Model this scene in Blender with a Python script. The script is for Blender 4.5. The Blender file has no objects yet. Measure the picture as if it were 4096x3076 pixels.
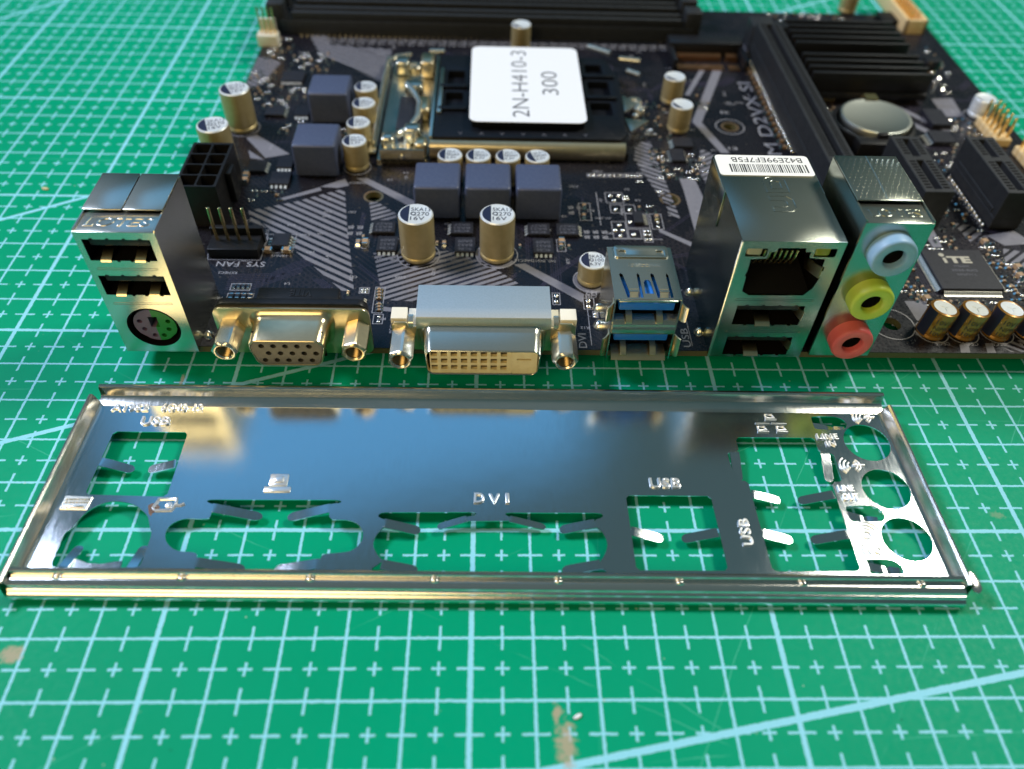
import bpy, bmesh, math, random
from mathutils import Vector, Matrix

S = 0.001                      # all shapes below are written in millimetres
rnd = random.Random(11)
scene = bpy.context.scene
COL = scene.collection

# ------------------------------------------------------------------ camera, world, lamps, exposure
def cam_setup():
    cd = bpy.data.cameras.new('camera'); co = bpy.data.objects.new('camera', cd); COL.objects.link(co)
    right = Vector((0.9995, -0.0155, 0.0285)); fwd = Vector((0.0316, 0.6708, -0.7410)).normalized()
    right = (right - fwd * right.dot(fwd)).normalized(); up = right.cross(fwd)
    m = Matrix((right, up, -fwd)).transposed().to_4x4(); m.translation = Vector((2.268, -54.628, 121.245)) * S
    co.matrix_world = m
    cd.sensor_width = 36.0; cd.lens = 36.0 * 3139.12 / 4096.0
    cd.clip_start = 0.005; cd.clip_end = 20.0
    cd.dof.use_dof = True; cd.dof.focus_distance = 0.157; cd.dof.aperture_fstop = cd.lens / 2.3
    cd.dof.aperture_blades = 0
    scene.camera = co
cam_setup()

w = bpy.data.worlds.new('World'); scene.world = w; w.use_nodes = True
bg = w.node_tree.nodes['Background']; bg.inputs[0].default_value = (0.24, 0.62, 0.72, 1); bg.inputs[1].default_value = 0.115

def lamp(name, loc, target, size, power, col, sy=None):
    ld = bpy.data.lights.new(name, 'AREA'); ld.energy = power; ld.color = col
    ld.size = size
    if sy: ld.shape = 'RECTANGLE'; ld.size_y = sy
    lo = bpy.data.objects.new(name, ld); COL.objects.link(lo); lo.location = loc
    d = Vector(target) - Vector(loc); lo.rotation_euler = d.to_track_quat('-Z', 'Y').to_euler()
    lo['kind'] = 'helper'
    return lo
lamp('cool_bench_lamp', (-0.66, 0.30, 0.72), (-0.02, 0.07, 0), 0.26, 9.2, (0.66, 0.76, 1.0), 0.18)
lamp('white_bench_lamp', (0.62, 0.36, 0.78), (0.03, 0.06, 0), 0.26, 7.2, (1.0, 0.98, 0.86), 0.18)
lamp('blue_reflection_panel', (-0.24, 0.95, 0.92), (0, 0.07, 0), 0.85, 0.78, (0.12, 0.48, 1.0), 0.55)  # added unseen blue panel, gives the shield plate its blue reflection
lamp('warm_room_lamp', (-0.36, -0.56, 0.57), (-0.02, 0.05, 0.01), 0.60, 3.2, (1.0, 0.74, 0.34), 0.36)

vs = scene.view_settings
scene.display_settings.display_device = 'sRGB'
vs.view_transform = 'Standard'; vs.look = 'None'; vs.exposure = 0.0; vs.gamma = 1.0; vs.use_curve_mapping = False
scene.cycles.max_bounces = 10; scene.cycles.glossy_bounces = 6; scene.cycles.diffuse_bounces = 4
scene.cycles.sample_clamp_indirect = 6.0
scene.cycles.use_denoising = True

# ------------------------------------------------------------------ mesh helpers
class MB:
    def __init__(s): s.v = []; s.f = []; s.m = []
    def add(s, vs_, fs, m=0):
        o = len(s.v); s.v += [tuple(p) for p in vs_]
        s.f += [tuple(i + o for i in f) for f in fs]; s.m += [m] * len(fs)
        return s
    def box(s, x0, x1, y0, y1, z0, z1, m=0, r=0, seg=2):
        if r <= 0:
            v = [(x, y, z) for z in (z0, z1) for y in (y0, y1) for x in (x0, x1)]
            return s.add(v, [(0, 2, 3, 1), (4, 5, 7, 6), (0, 1, 5, 4), (2, 6, 7, 3), (0, 4, 6, 2), (1, 3, 7, 5)], m)
        bm = bmesh.new(); bmesh.ops.create_cube(bm, size=1.0)
        for q in bm.verts:
            q.co = Vector(((x0 + x1) / 2 + q.co.x * (x1 - x0), (y0 + y1) / 2 + q.co.y * (y1 - y0), (z0 + z1) / 2 + q.co.z * (z1 - z0)))
        bmesh.ops.bevel(bm, geom=list(bm.edges), offset=r, segments=seg, affect='EDGES', profile=0.5)
        return s.bm(bm, m)
    def bm(s, bm, m=0):
        bm.verts.index_update()
        s.add([q.co[:] for q in bm.verts], [[q.index for q in f.verts] for f in bm.faces], m); bm.free()
        return s
    def loft(s, rings, m=0, closed=True, cap0=False, cap1=False, ms=None):
        n = len(rings[0]); o = len(s.v)
        for r in rings: s.v += [tuple(p) for p in r]
        for k in range(len(rings) - 1):
            for i in range(n if closed else n - 1):
                j = (i + 1) % n
                s.f.append((o + k * n + i, o + k * n + j, o + (k + 1) * n + j, o + (k + 1) * n + i)); s.m.append(ms[k] if ms else m)
        if cap0: s.f.append(tuple(o + i for i in range(n))[::-1]); s.m.append(ms[0] if ms else m)
        if cap1: s.f.append(tuple(o + (len(rings) - 1) * n + i for i in range(n))); s.m.append(ms[-1] if ms else m)
        return s
    def lathe(s, c, prof, n=32, axis='z', m=0, ms=None, cap0=True, cap1=True, a0=0):
        rings = []
        for r, h in prof:
            ring = []
            for i in range(n):
                a = a0 + 2 * math.pi * i / n; u, v_ = r * math.cos(a), r * math.sin(a)
                ring.append({'z': (c[0] + u, c[1] + v_, c[2] + h), 'y': (c[0] + u, c[1] + h, c[2] + v_), 'x': (c[0] + h, c[1] + u, c[2] + v_)}[axis])
            rings.append(ring)
        return s.loft(rings, m, True, cap0, cap1, ms)
    def tube(s, pts, r, n=8, m=0, caps=True):
        pts = [Vector(p) for p in pts]; rings = []; pn = None
        for i, p in enumerate(pts):
            t = ((pts[min(i + 1, len(pts) - 1)] - p).normalized() + (p - pts[max(i - 1, 0)]).normalized()).normalized()
            a = pn if pn else (Vector((0, 0, 1)) if abs(t.z) < .9 else Vector((1, 0, 0)))
            b = t.cross(a).normalized(); a = b.cross(t).normalized(); pn = a
            rings.append([p + (a * math.cos(q) + b * math.sin(q)) * r for q in (2 * math.pi * k / n for k in range(n))])
        return s.loft(rings, m, True, caps, caps)
    def strip(s, pts, width, t, m=0, wdir=(0, 1, 0)):
        """sheet-metal strip along pts; width across wdir, thickness t along the local normal"""
        pts = [Vector(p) for p in pts]; wd = Vector(wdir).normalized(); rings = []
        for i, p in enumerate(pts):
            tg = (pts[min(i + 1, len(pts) - 1)] - pts[max(i - 1, 0)]).normalized(); nn = tg.cross(wd).normalized()
            wv = wd * ((width[i] if isinstance(width, (list, tuple)) else width) / 2)
            rings.append([p - wv - nn * t / 2, p + wv - nn * t / 2, p + wv + nn * t / 2, p - wv + nn * t / 2])
        return s.loft(rings, m, True, True, True)
    def plate(s, outer, holes, mp, t, m=0, mh=None):
        """flat plate with holes; mp maps (u, v, depth) to xyz"""
        bm = bmesh.new(); loops = [outer] + list(holes); edges = []; vl = []
        for lp in loops:
            vv = [bm.verts.new((p[0], p[1], 0)) for p in lp]; vl.append(vv)
            edges += [bm.edges.new((vv[i], vv[(i + 1) % len(vv)])) for i in range(len(vv))]
        bmesh.ops.triangle_fill(bm, use_beauty=True, edges=edges, normal=(0, 0, 1))
        bm.verts.index_update(); n = len(bm.verts)
        top = [mp(q.co.x, q.co.y, 0) for q in bm.verts]; bot = [mp(q.co.x, q.co.y, t) for q in bm.verts]
        fs = [[q.index for q in f.verts] for f in bm.faces]
        s.add(top + bot, fs + [[i + n for i in f][::-1] for f in fs], m)
        o = len(s.v) - 2 * n
        for k, vv in enumerate(vl):
            for i in range(len(vv)):
                a, b = vv[i].index, vv[(i + 1) % len(vv)].index
                s.f.append((o + a, o + b, o + b + n, o + a + n)); s.m.append(mh if (k and mh is not None) else m)
        bm.free(); return s
    def text(s, txt, o, xd, yd, w=None, h=None, m=0, ex=0.0, bev=0.0, sp=1.0, off=0.0, center=False):
        """lettering: fitted to width w and/or cap height h, lying on the plane (xd, yd) at o"""
        vs_, fs, bw, bh = text_geo(txt, sp, off, ex > 0)
        sx = (w / bw) if w else h / bh; sy = (h / bh) if h else sx
        xd, yd = Vector(xd).normalized(), Vector(yd).normalized(); nd = xd.cross(yd); o = Vector(o)
        if center: o = o - xd * bw * sx / 2 - yd * bh * sy / 2
        return s.add([o + xd * (p[0] * sx) + yd * (p[1] * sy) + nd * (p[2] * ex) for p in vs_], fs, m)
    def obj(s, name, parent=None, mats=(), loc=(0, 0, 0), smooth=38, bevel=0, bseg=2, normals=True):
        return link_obj(name, s.mesh(name, mats, smooth, bevel, bseg, normals), parent, loc)
    def mesh(s, name, mats, smooth=38, bevel=0, bseg=2, normals=True):
        me = bpy.data.meshes.new(name)
        me.from_pydata([(p[0] * S, p[1] * S, p[2] * S) for p in s.v], [], s.f)
        for mt in (mats if isinstance(mats, (list, tuple)) else [mats]): me.materials.append(mt)
        if len(me.materials) > 1: me.polygons.foreach_set('material_index', s.m)
        if normals or bevel:
            bm = bmesh.new(); bm.from_mesh(me)
            bmesh.ops.recalc_face_normals(bm, faces=bm.faces)
            if bevel:
                ed = [e for e in bm.edges if len(e.link_faces) == 2 and e.calc_face_angle(0) > 0.6]
                bmesh.ops.bevel(bm, geom=ed, offset=bevel * S, segments=bseg, affect='EDGES', profile=0.5, clamp_overlap=True)
            bm.to_mesh(me); bm.free()
        if smooth:
            me.shade_smooth(); me.set_sharp_from_angle(angle=math.radians(smooth))
        return me

WL = {}
def link_obj(name, data, parent=None, loc=(0, 0, 0), rot=None):
    o = bpy.data.objects.new(name, data); COL.objects.link(o)
    lw = Vector(loc) * S; WL[o.name] = lw
    o.location = lw - (WL[parent.name] if parent else Vector((0, 0, 0)))
    if parent: o.parent = parent
    if rot is not None: o.rotation_euler = (0, 0, rot)
    return o
def thing(name, label, cat, loc):
    o = link_obj(name, None, None, loc); o.empty_display_size = 0.01
    o['label'] = label; o['category'] = cat
    return o
def dup(o, loc, parent, rot=None):
    """copy of a part (and of its sub-parts) at another place; mesh data is shared"""
    c = o.copy(); COL.objects.link(c); lw = Vector(loc) * S; WL[c.name] = lw
    c.parent = parent; c.location = lw - WL[parent.name]
    if rot is not None: c.rotation_euler = (0, 0, rot)
    for ch in o.children:
        d = ch.copy(); COL.objects.link(d); d.parent = c
    return c

_tx = {}
def text_geo(txt, sp, off, solid):
    k = (txt, sp, off, solid)
    if k in _tx: return _tx[k]
    cu = bpy.data.curves.new('t', 'FONT'); cu.body = txt; cu.size = 1.0; cu.resolution_u = 3; cu.space_character = sp; cu.offset = off
    if solid: cu.extrude = 0.05; cu.bevel_depth = 0.035; cu.bevel_resolution = 1; cu.offset = off - 0.02
    to = bpy.data.objects.new('t', cu); COL.objects.link(to)
    me = to.evaluated_get(bpy.context.evaluated_depsgraph_get()).to_mesh()
    vs_ = [tuple(p.co) for p in me.vertices]; fs = [tuple(p.vertices) for p in me.polygons]
    x0 = min(p[0] for p in vs_); y0 = min(p[1] for p in vs_); x1 = max(p[0] for p in vs_); y1 = max(p[1] for p in vs_)
    z0 = min(p[2] for p in vs_)
    zr = max(max(p[2] for p in vs_) - z0, 1e-6)
    vs_ = [(p[0] - x0, p[1] - y0, (p[2] - z0) / zr) for p in vs_]
    bpy.data.objects.remove(to); bpy.data.curves.remove(cu)
    _tx[k] = (vs_, fs, x1 - x0, y1 - y0); return _tx[k]

def FRONT(y0): return lambda u, v, d: (u, y0 + d, v)
def TOP(z0): return lambda u, v, d: (u, v, z0 - d)
def circle(cx, cy, r, n=28, a0=0, a1=2 * math.pi):
    full = abs(a1 - a0 - 2 * math.pi) < 1e-6
    return [(cx + r * math.cos(a0 + (a1 - a0) * i / (n if full else n - 1)), cy + r * math.sin(a0 + (a1 - a0) * i / (n if full else n - 1))) for i in range(n)]
def rect(x0, x1, y0, y1): return [(x0, y0), (x1, y0), (x1, y1), (x0, y1)]
def rrect(x0, x1, y0, y1, r, n=5):
    o = []
    for cx, cy, a in ((x1 - r, y1 - r, 0), (x0 + r, y1 - r, 90), (x0 + r, y0 + r, 180), (x1 - r, y0 + r, 270)):
        o += [(cx + r * math.cos(math.radians(a + 90 * i / n)), cy + r * math.sin(math.radians(a + 90 * i / n))) for i in range(n + 1)]
    return o
def dshape(cx, wt, wb, z0, z1, r, n=5):
    """rounded trapezium, wide at the top"""
    pts = [(cx + wt, z1), (cx - wt, z1), (cx - wb, z0), (cx + wb, z0)]; o = []
    for i, p in enumerate(pts):
        p = Vector(p); a = (Vector(pts[i - 1]) - p).normalized(); b = (Vector(pts[(i + 1) % 4]) - p).normalized()
        half = a.angle(b) / 2; d = r / math.tan(half); c = p + (a + b).normalized() * (r / math.sin(half))
        s0 = p + a * d - c; s1 = p + b * d - c
        a0 = math.atan2(s0.y, s0.x); a1 = math.atan2(s1.y, s1.x)
        while a1 < a0: a1 += 2 * math.pi
        if a1 - a0 > math.pi: a1 -= 2 * math.pi
        o += [(c.x + r * math.cos(a0 + (a1 - a0) * k / n), c.y + r * math.sin(a0 + (a1 - a0) * k / n)) for k in range(n + 1)]
    return o
# ------------------------------------------------------------------ materials
class X:
    """tiny expression wrapper over math nodes"""
    nt = None
    def __init__(s, k): s.k = k
    @staticmethod
    def op(o, *a, clamp=False):
        n = X.nt.nodes.new('ShaderNodeMath'); n.operation = o; n.use_clamp = clamp
        for i, q in enumerate(a):
            if isinstance(q, X): X.nt.links.new(q.k, n.inputs[i])
            else: n.inputs[i].default_value = q
        return X(n.outputs[0])
    def __add__(s, o): return X.op('ADD', s, o)
    def __radd__(s, o): return X.op('ADD', o, s)
    def __sub__(s, o): return X.op('SUBTRACT', s, o)
    def __rsub__(s, o): return X.op('SUBTRACT', o, s)
    def __mul__(s, o): return X.op('MULTIPLY', s, o)
    def __rmul__(s, o): return X.op('MULTIPLY', o, s)
    def abs(s): return X.op('ABSOLUTE', s)
    def lt(s, v, e=0.05): return X.op('MULTIPLY_ADD', s, -0.5 / e, v * 0.5 / e + 0.5, clamp=True)
    def near(s, p, o=0.0): return X.op('PINGPONG', s - o, p / 2)       # distance to the nearest multiple of p (+o)
    def mx(s, o): return X.op('MAXIMUM', s, o)
    def mn(s, o): return X.op('MINIMUM', s, o)

def new_mat(name):
    m = bpy.data.materials.new(name); m.use_nodes = True
    return m, m.node_tree, m.node_tree.nodes['Principled BSDF']
def noise(nt, scale, detail=3, rough=0.55, vec=None, stretch=None):
    n = nt.nodes.new('ShaderNodeTexNoise'); n.inputs['Scale'].default_value = scale; n.inputs['Detail'].default_value = detail; n.inputs['Roughness'].default_value = rough
    tc = nt.nodes.new('ShaderNodeTexCoord'); src = tc.outputs['Object']
    if stretch:
        mp = nt.nodes.new('ShaderNodeMapping'); mp.inputs['Scale'].default_value = stretch; nt.links.new(src, mp.inputs[0]); src = mp.outputs[0]
    nt.links.new(src, n.inputs['Vector']); return n
def ramp(nt, src, lo, hi, a, b):
    r = nt.nodes.new('ShaderNodeMapRange'); r.inputs[1].default_value = lo; r.inputs[2].default_value = hi; r.inputs[3].default_value = a; r.inputs[4].default_value = b
    nt.links.new(src, r.inputs[0]); return r.outputs[0]
def mixc(nt, fac, a, b):
    n = nt.nodes.new('ShaderNodeMix'); n.data_type = 'RGBA'
    for i, q in ((6, a), (7, b)):
        if isinstance(q, tuple): n.inputs[i].default_value = (*q, 1)
        else: nt.links.new(q, n.inputs[i])
    if isinstance(fac, float): n.inputs[0].default_value = fac
    else: nt.links.new(fac, n.inputs[0])
    return n.outputs[2]
def M(name, col, rough=0.5, metal=0.0, col2=None, cs=300, rv=0.0, rs=600, bump=0.0, bs=2500, stretch=None, spec=0.5, coat=0.0, alpha=None, trans=0.0, cr=(0.4, 0.65)):
    m, nt, b = new_mat(name)
    b.inputs['Base Color'].default_value = (*col, 1); b.inputs['Roughness'].default_value = rough; b.inputs['Metallic'].default_value = metal
    b.inputs['Specular IOR Level'].default_value = spec; b.inputs['Coat Weight'].default_value = coat; b.inputs['Transmission Weight'].default_value = trans
    if col2:
        n = noise(nt, cs, 4); nt.links.new(mixc(nt, ramp(nt, n.outputs[0], cr[0], cr[1], 0, 1), col, col2), b.inputs['Base Color'])
    if rv:
        n = noise(nt, rs, 4, 0.6, stretch=stretch); nt.links.new(ramp(nt, n.outputs[0], 0.3, 0.7, max(0.03, rough - rv), rough + rv), b.inputs['Roughness'])
    if bump:
        n = noise(nt, bs, 2, 0.5, stretch=stretch); bp = nt.nodes.new('ShaderNodeBump'); bp.inputs['Strength'].default_value = bump; bp.inputs['Distance'].default_value = 0.00002
        nt.links.new(n.outputs[0], bp.inputs['Height']); nt.links.new(bp.outputs[0], b.inputs['Normal'])
    return m

def MET(name, col, rough, col2=None, cs=300, rv=0.0, rs=1500, bump=0.0, bs=5000, stretch=None, haze=0.25, wavy=0.0):
    """plated sheet metal: compact (Beckmann) reflection lobe"""
    m = bpy.data.materials.new(name); m.use_nodes = True; nt = m.node_tree; nt.nodes.remove(nt.nodes['Principled BSDF'])
    g = nt.nodes.new('ShaderNodeBsdfGlossy'); g.distribution = 'BECKMANN'; g.inputs['Color'].default_value = (*col, 1); g.inputs['Roughness'].default_value = rough
    g2 = nt.nodes.new('ShaderNodeBsdfGlossy'); g2.distribution = 'BECKMANN'; g2.inputs['Color'].default_value = (*col, 1); g2.inputs['Roughness'].default_value = 0.62
    mx = nt.nodes.new('ShaderNodeMixShader'); mx.inputs[0].default_value = haze; nt.links.new(g.outputs[0], mx.inputs[1]); nt.links.new(g2.outputs[0], mx.inputs[2])
    nt.links.new(mx.outputs[0], nt.nodes['Material Output'].inputs[0])
    if col2:
        n = noise(nt, cs, 4); nt.links.new(mixc(nt, ramp(nt, n.outputs[0], .38, .64, 0, 1), col, col2), g.inputs['Color'])
    if rv:
        n = noise(nt, rs, 4, 0.6, stretch=stretch); nt.links.new(ramp(nt, n.outputs[0], 0.3, 0.7, max(0.03, rough - rv), rough + rv), g.inputs['Roughness'])
    if bump:
        n = noise(nt, bs, 2, 0.5, stretch=stretch); bp = nt.nodes.new('ShaderNodeBump'); bp.inputs['Strength'].default_value = bump; bp.inputs['Distance'].default_value = 0.00002
        nt.links.new(n.outputs[0], bp.inputs['Height']); nt.links.new(bp.outputs[0], g.inputs['Normal'])
        if wavy:
            n3 = noise(nt, 85, 2, 0.5); b3 = nt.nodes.new('ShaderNodeBump'); b3.inputs['Strength'].default_value = wavy; b3.inputs['Distance'].default_value = 0.0003
            nt.links.new(n3.outputs[0], b3.inputs['Height']); nt.links.new(b3.outputs[0], bp.inputs['Normal'])
    return m

tin = MET('tinned_steel', (0.70, 0.68, 0.60), 0.26, (0.64, 0.63, 0.52), 70, haze=.14)
tin3 = MET('dull_nickel_steel', (0.43, 0.45, 0.40), 0.25, (0.39, 0.41, 0.34), 70, haze=.12)
tin2 = MET('tinned_steel_matt', (0.82, 0.82, 0.79), 0.36, (0.70, 0.73, 0.70), 2600, 0.05, 2500, 0.2, 6000, haze=.42)
brass = MET('yellow_plated_steel', (0.80, 0.67, 0.44), 0.28, (0.71, 0.59, 0.38), 500, haze=.2)
nickel = MET('nickel_plate', (0.82, 0.78, 0.68), 0.25, (0.72, 0.68, 0.56), 400, haze=.2)
shieldm = MET('brushed_shield_steel', (0.78, 0.82, 0.84), 0.19, None, 300, 0.02, 4000, 0.05, 9000, (1, 0.08, 1), haze=.03, wavy=.10)
shielde = MET('embossed_steel', (0.90, 0.90, 0.90), 0.30, haze=.32)
bore = MET('shaded_bore', (0.30, 0.21, 0.10), 0.3)  # darker copy of the post metal, shade inside the hole put into colour
shieldr = MET('brushed_rim_steel', (0.86, 0.83, 0.77), 0.24, None, 300, 0.03, 5000, 0.03, 7000, (1.0, 0.05, 0.05), haze=.06)
pinm = M('tinned_leg', (0.80, 0.76, 0.66), 0.42, 1)
gold = M('gold_contact', (0.85, 0.62, 0.28), 0.25, 1)
solder = M('solder', (0.80, 0.78, 0.74), 0.16, 1, None, 300, 0.05, 2000)
copper = M('copper_ring', (0.72, 0.42, 0.22), 0.35, 1)
alu = M('capacitor_can', (0.50, 0.39, 0.19), 0.42, 0.55, (0.46, 0.36, 0.17), 700, 0.04, 1500, 0.1, 9000, (1, 1, 0.1))
alutop = M('capacitor_top', (0.80, 0.82, 0.82), 0.38, 0.35, None, 300, 0.05, 1500, 0.1, 5000)
navy = M('capacitor_mark', (0.012, 0.016, 0.045), 0.45)
amber = M('amber_sleeve', (0.36, 0.17, 0.02), 0.22, 0.35, (0.28, 0.12, 0.015), 900, 0.05, coat=0.6)
blackp = M('black_plastic', (0.007, 0.0065, 0.0065), 0.45, 0, (0.010, 0.009, 0.009), 700, 0.06, bump=0.2, spec=0.3)
blackg = M('black_plastic_satin', (0.010, 0.010, 0.012), 0.38, 0, None, 500, 0.06, bump=0.15, spec=0.35)
slotp = M('grey_black_plastic', (0.022, 0.023, 0.025), 0.5, 0, (0.017, 0.018, 0.020), 500, 0.06, bump=0.2, spec=0.35)
chipm = M('chip_package', (0.013, 0.013, 0.018), 0.48, 0, (0.018, 0.018, 0.024), 1500, 0.05, bump=0.3, spec=0.35)
coverp = M('socket_cover_plastic', (0.005, 0.006, 0.009), 0.40, 0, None, 300, 0.05, spec=0.22)
ferrite = M('grey_ferrite', (0.056, 0.070, 0.128), 0.40, 0, (0.068, 0.083, 0.142), 1200, 0.08, 2500, 0.4, 4500)
ivory = M('ivory_plastic', (0.80, 0.66, 0.36), 0.42, 0, (0.74, 0.59, 0.30), 600, 0.05)
whitep = M('white_nylon', (0.80, 0.74, 0.60), 0.45)
beige = M('beige_nylon', (0.78, 0.56, 0.28), 0.45)
bluep = M('usb_blue_plastic', (0.010, 0.150, 0.60), 0.36, 0, (0.012, 0.17, 0.58), 900)
purple = M('purple_plastic', (0.185, 0.115, 0.205), 0.42)
greenp = M('green_plastic', (0.025, 0.24, 0.035), 0.38)
jblue = M('jack_blue', (0.24, 0.42, 0.60), 0.42, 0, (0.30, 0.46, 0.62), 300, bump=0.2)
jlime = M('jack_lime', (0.52, 0.63, 0.055), 0.40, 0, (0.56, 0.64, 0.09), 300, bump=0.2)
jpink = M('jack_pink', (0.72, 0.115, 0.115), 0.40, 0, (0.76, 0.14, 0.14), 300, bump=0.2)
ledc = M('clear_led', (0.55, 0.45, 0.28), 0.18, 0, trans=0.25)
ledg = M('green_led', (0.30, 0.30, 0.015), 0.18, 0, trans=0.2)
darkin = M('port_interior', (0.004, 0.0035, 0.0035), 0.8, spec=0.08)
tanc = M('ceramic_tan', (0.38, 0.24, 0.13), 0.4, 0, (0.30, 0.19, 0.11), 1200)
resb = M('resistor_body', (0.014, 0.014, 0.018), 0.35)
silk = M('silkscreen_ink', (0.185, 0.178, 0.20), 0.5, 0, (0.165, 0.16, 0.182), 900, spec=.3)
silkw = M('silkscreen_text_ink', (0.30, 0.29, 0.31), 0.5)
labelm = M('paper_label', (0.86, 0.84, 0.78), 0.6)
labelw = M('white_paper_label', (0.80, 0.80, 0.82), 0.55)
inkb = M('black_ink', (0.015, 0.014, 0.013), 0.6)
inkg = M('grey_ink', (0.045, 0.05, 0.065), 0.6)
itec = M('chip_print', (0.42, 0.38, 0.29), 0.5)
chiptx = M('chip_laser_print', (0.10, 0.10, 0.12), 0.5)
inser = M('vga_insert', (0.085, 0.080, 0.070), 0.40, 0.0, (0.070, 0.066, 0.058), 700)
coin = MET('coin_cell_steel', (0.60, 0.61, 0.55), 0.34, (0.54, 0.56, 0.50), 160, haze=.3)
anod = M('black_anodised', (0.008, 0.008, 0.009), 0.42, 0.0, spec=0.35)
fr4 = M('board_edge_fr4', (0.10, 0.085, 0.035), 0.6)
trace = M('trace_under_mask', (0.030, 0.024, 0.042), 0.32)
viam = M('via_pad', (0.055, 0.046, 0.040), 0.4)
dvidk = M('dvi_hole_shade', (0.10, 0.065, 0.03), 0.6)  # backing close behind the square holes, their shade painted as dark brown
rust = M('rust', (0.13, 0.075, 0.05), 0.8, 0.2, (0.22, 0.16, 0.13), 2500)
crumbm = M('crumb', (0.62, 0.52, 0.30), 0.8)

def make_pcb():
    m, nt, b = new_mat('solder_mask_black')
    X.nt = nt
    n1 = noise(nt, 55, 3); n2 = noise(nt, 1400, 2)
    c = mixc(nt, ramp(nt, n1.outputs[0], 0.35, 0.65, 0, 1), (0.0062, 0.0060, 0.0095), (0.0092, 0.0080, 0.0112))
    # faint copper routing under the mask: two families of thin lines cut into patches
    tc = nt.nodes.new('ShaderNodeTexCoord'); sp = nt.nodes.new('ShaderNodeSeparateXYZ'); nt.links.new(tc.outputs['Object'], sp.inputs[0])
    x, y = X(sp.outputs[0]) * 1000.0, X(sp.outputs[1]) * 1000.0
    l1 = ((x * 0.7071 + y * 0.7071).near(1.1)).lt(0.16); l2 = (x.near(1.3)).lt(0.16); l3 = ((x * 0.7071 - y * 0.7071).near(1.2)).lt(0.16)
    p1 = X(ramp(nt, noise(nt, 75, 1).outputs[0], 0.52, 0.54, 0, 1)); p2 = X(ramp(nt, noise(nt, 62, 1, stretch=(1, 1.3, 1)).outputs[0], 0.56, 0.58, 0, 1))
    mask = (l1 * p1).mx(l2 * p2).mx(l3 * p1 * p2)
    c = mixc(nt, (mask * 0.55).k, c, (0.030, 0.024, 0.028))
    b.inputs['Specular IOR Level'].default_value = 0.42
    nt.links.new(c, b.inputs['Base Color'])
    nt.links.new(ramp(nt, n2.outputs[0], 0.3, 0.7, 0.24, 0.34), b.inputs['Roughness'])
    bp = nt.nodes.new('ShaderNodeBump'); bp.inputs['Strength'].default_value = 0.35; bp.inputs['Distance'].default_value = 0.00002
    nt.links.new((mask + X(n2.outputs[0]) * 0.7).k, bp.inputs['Height']); nt.links.new(bp.outputs[0], b.inputs['Normal'])
    return m
pcbm = make_pcb()

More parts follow.
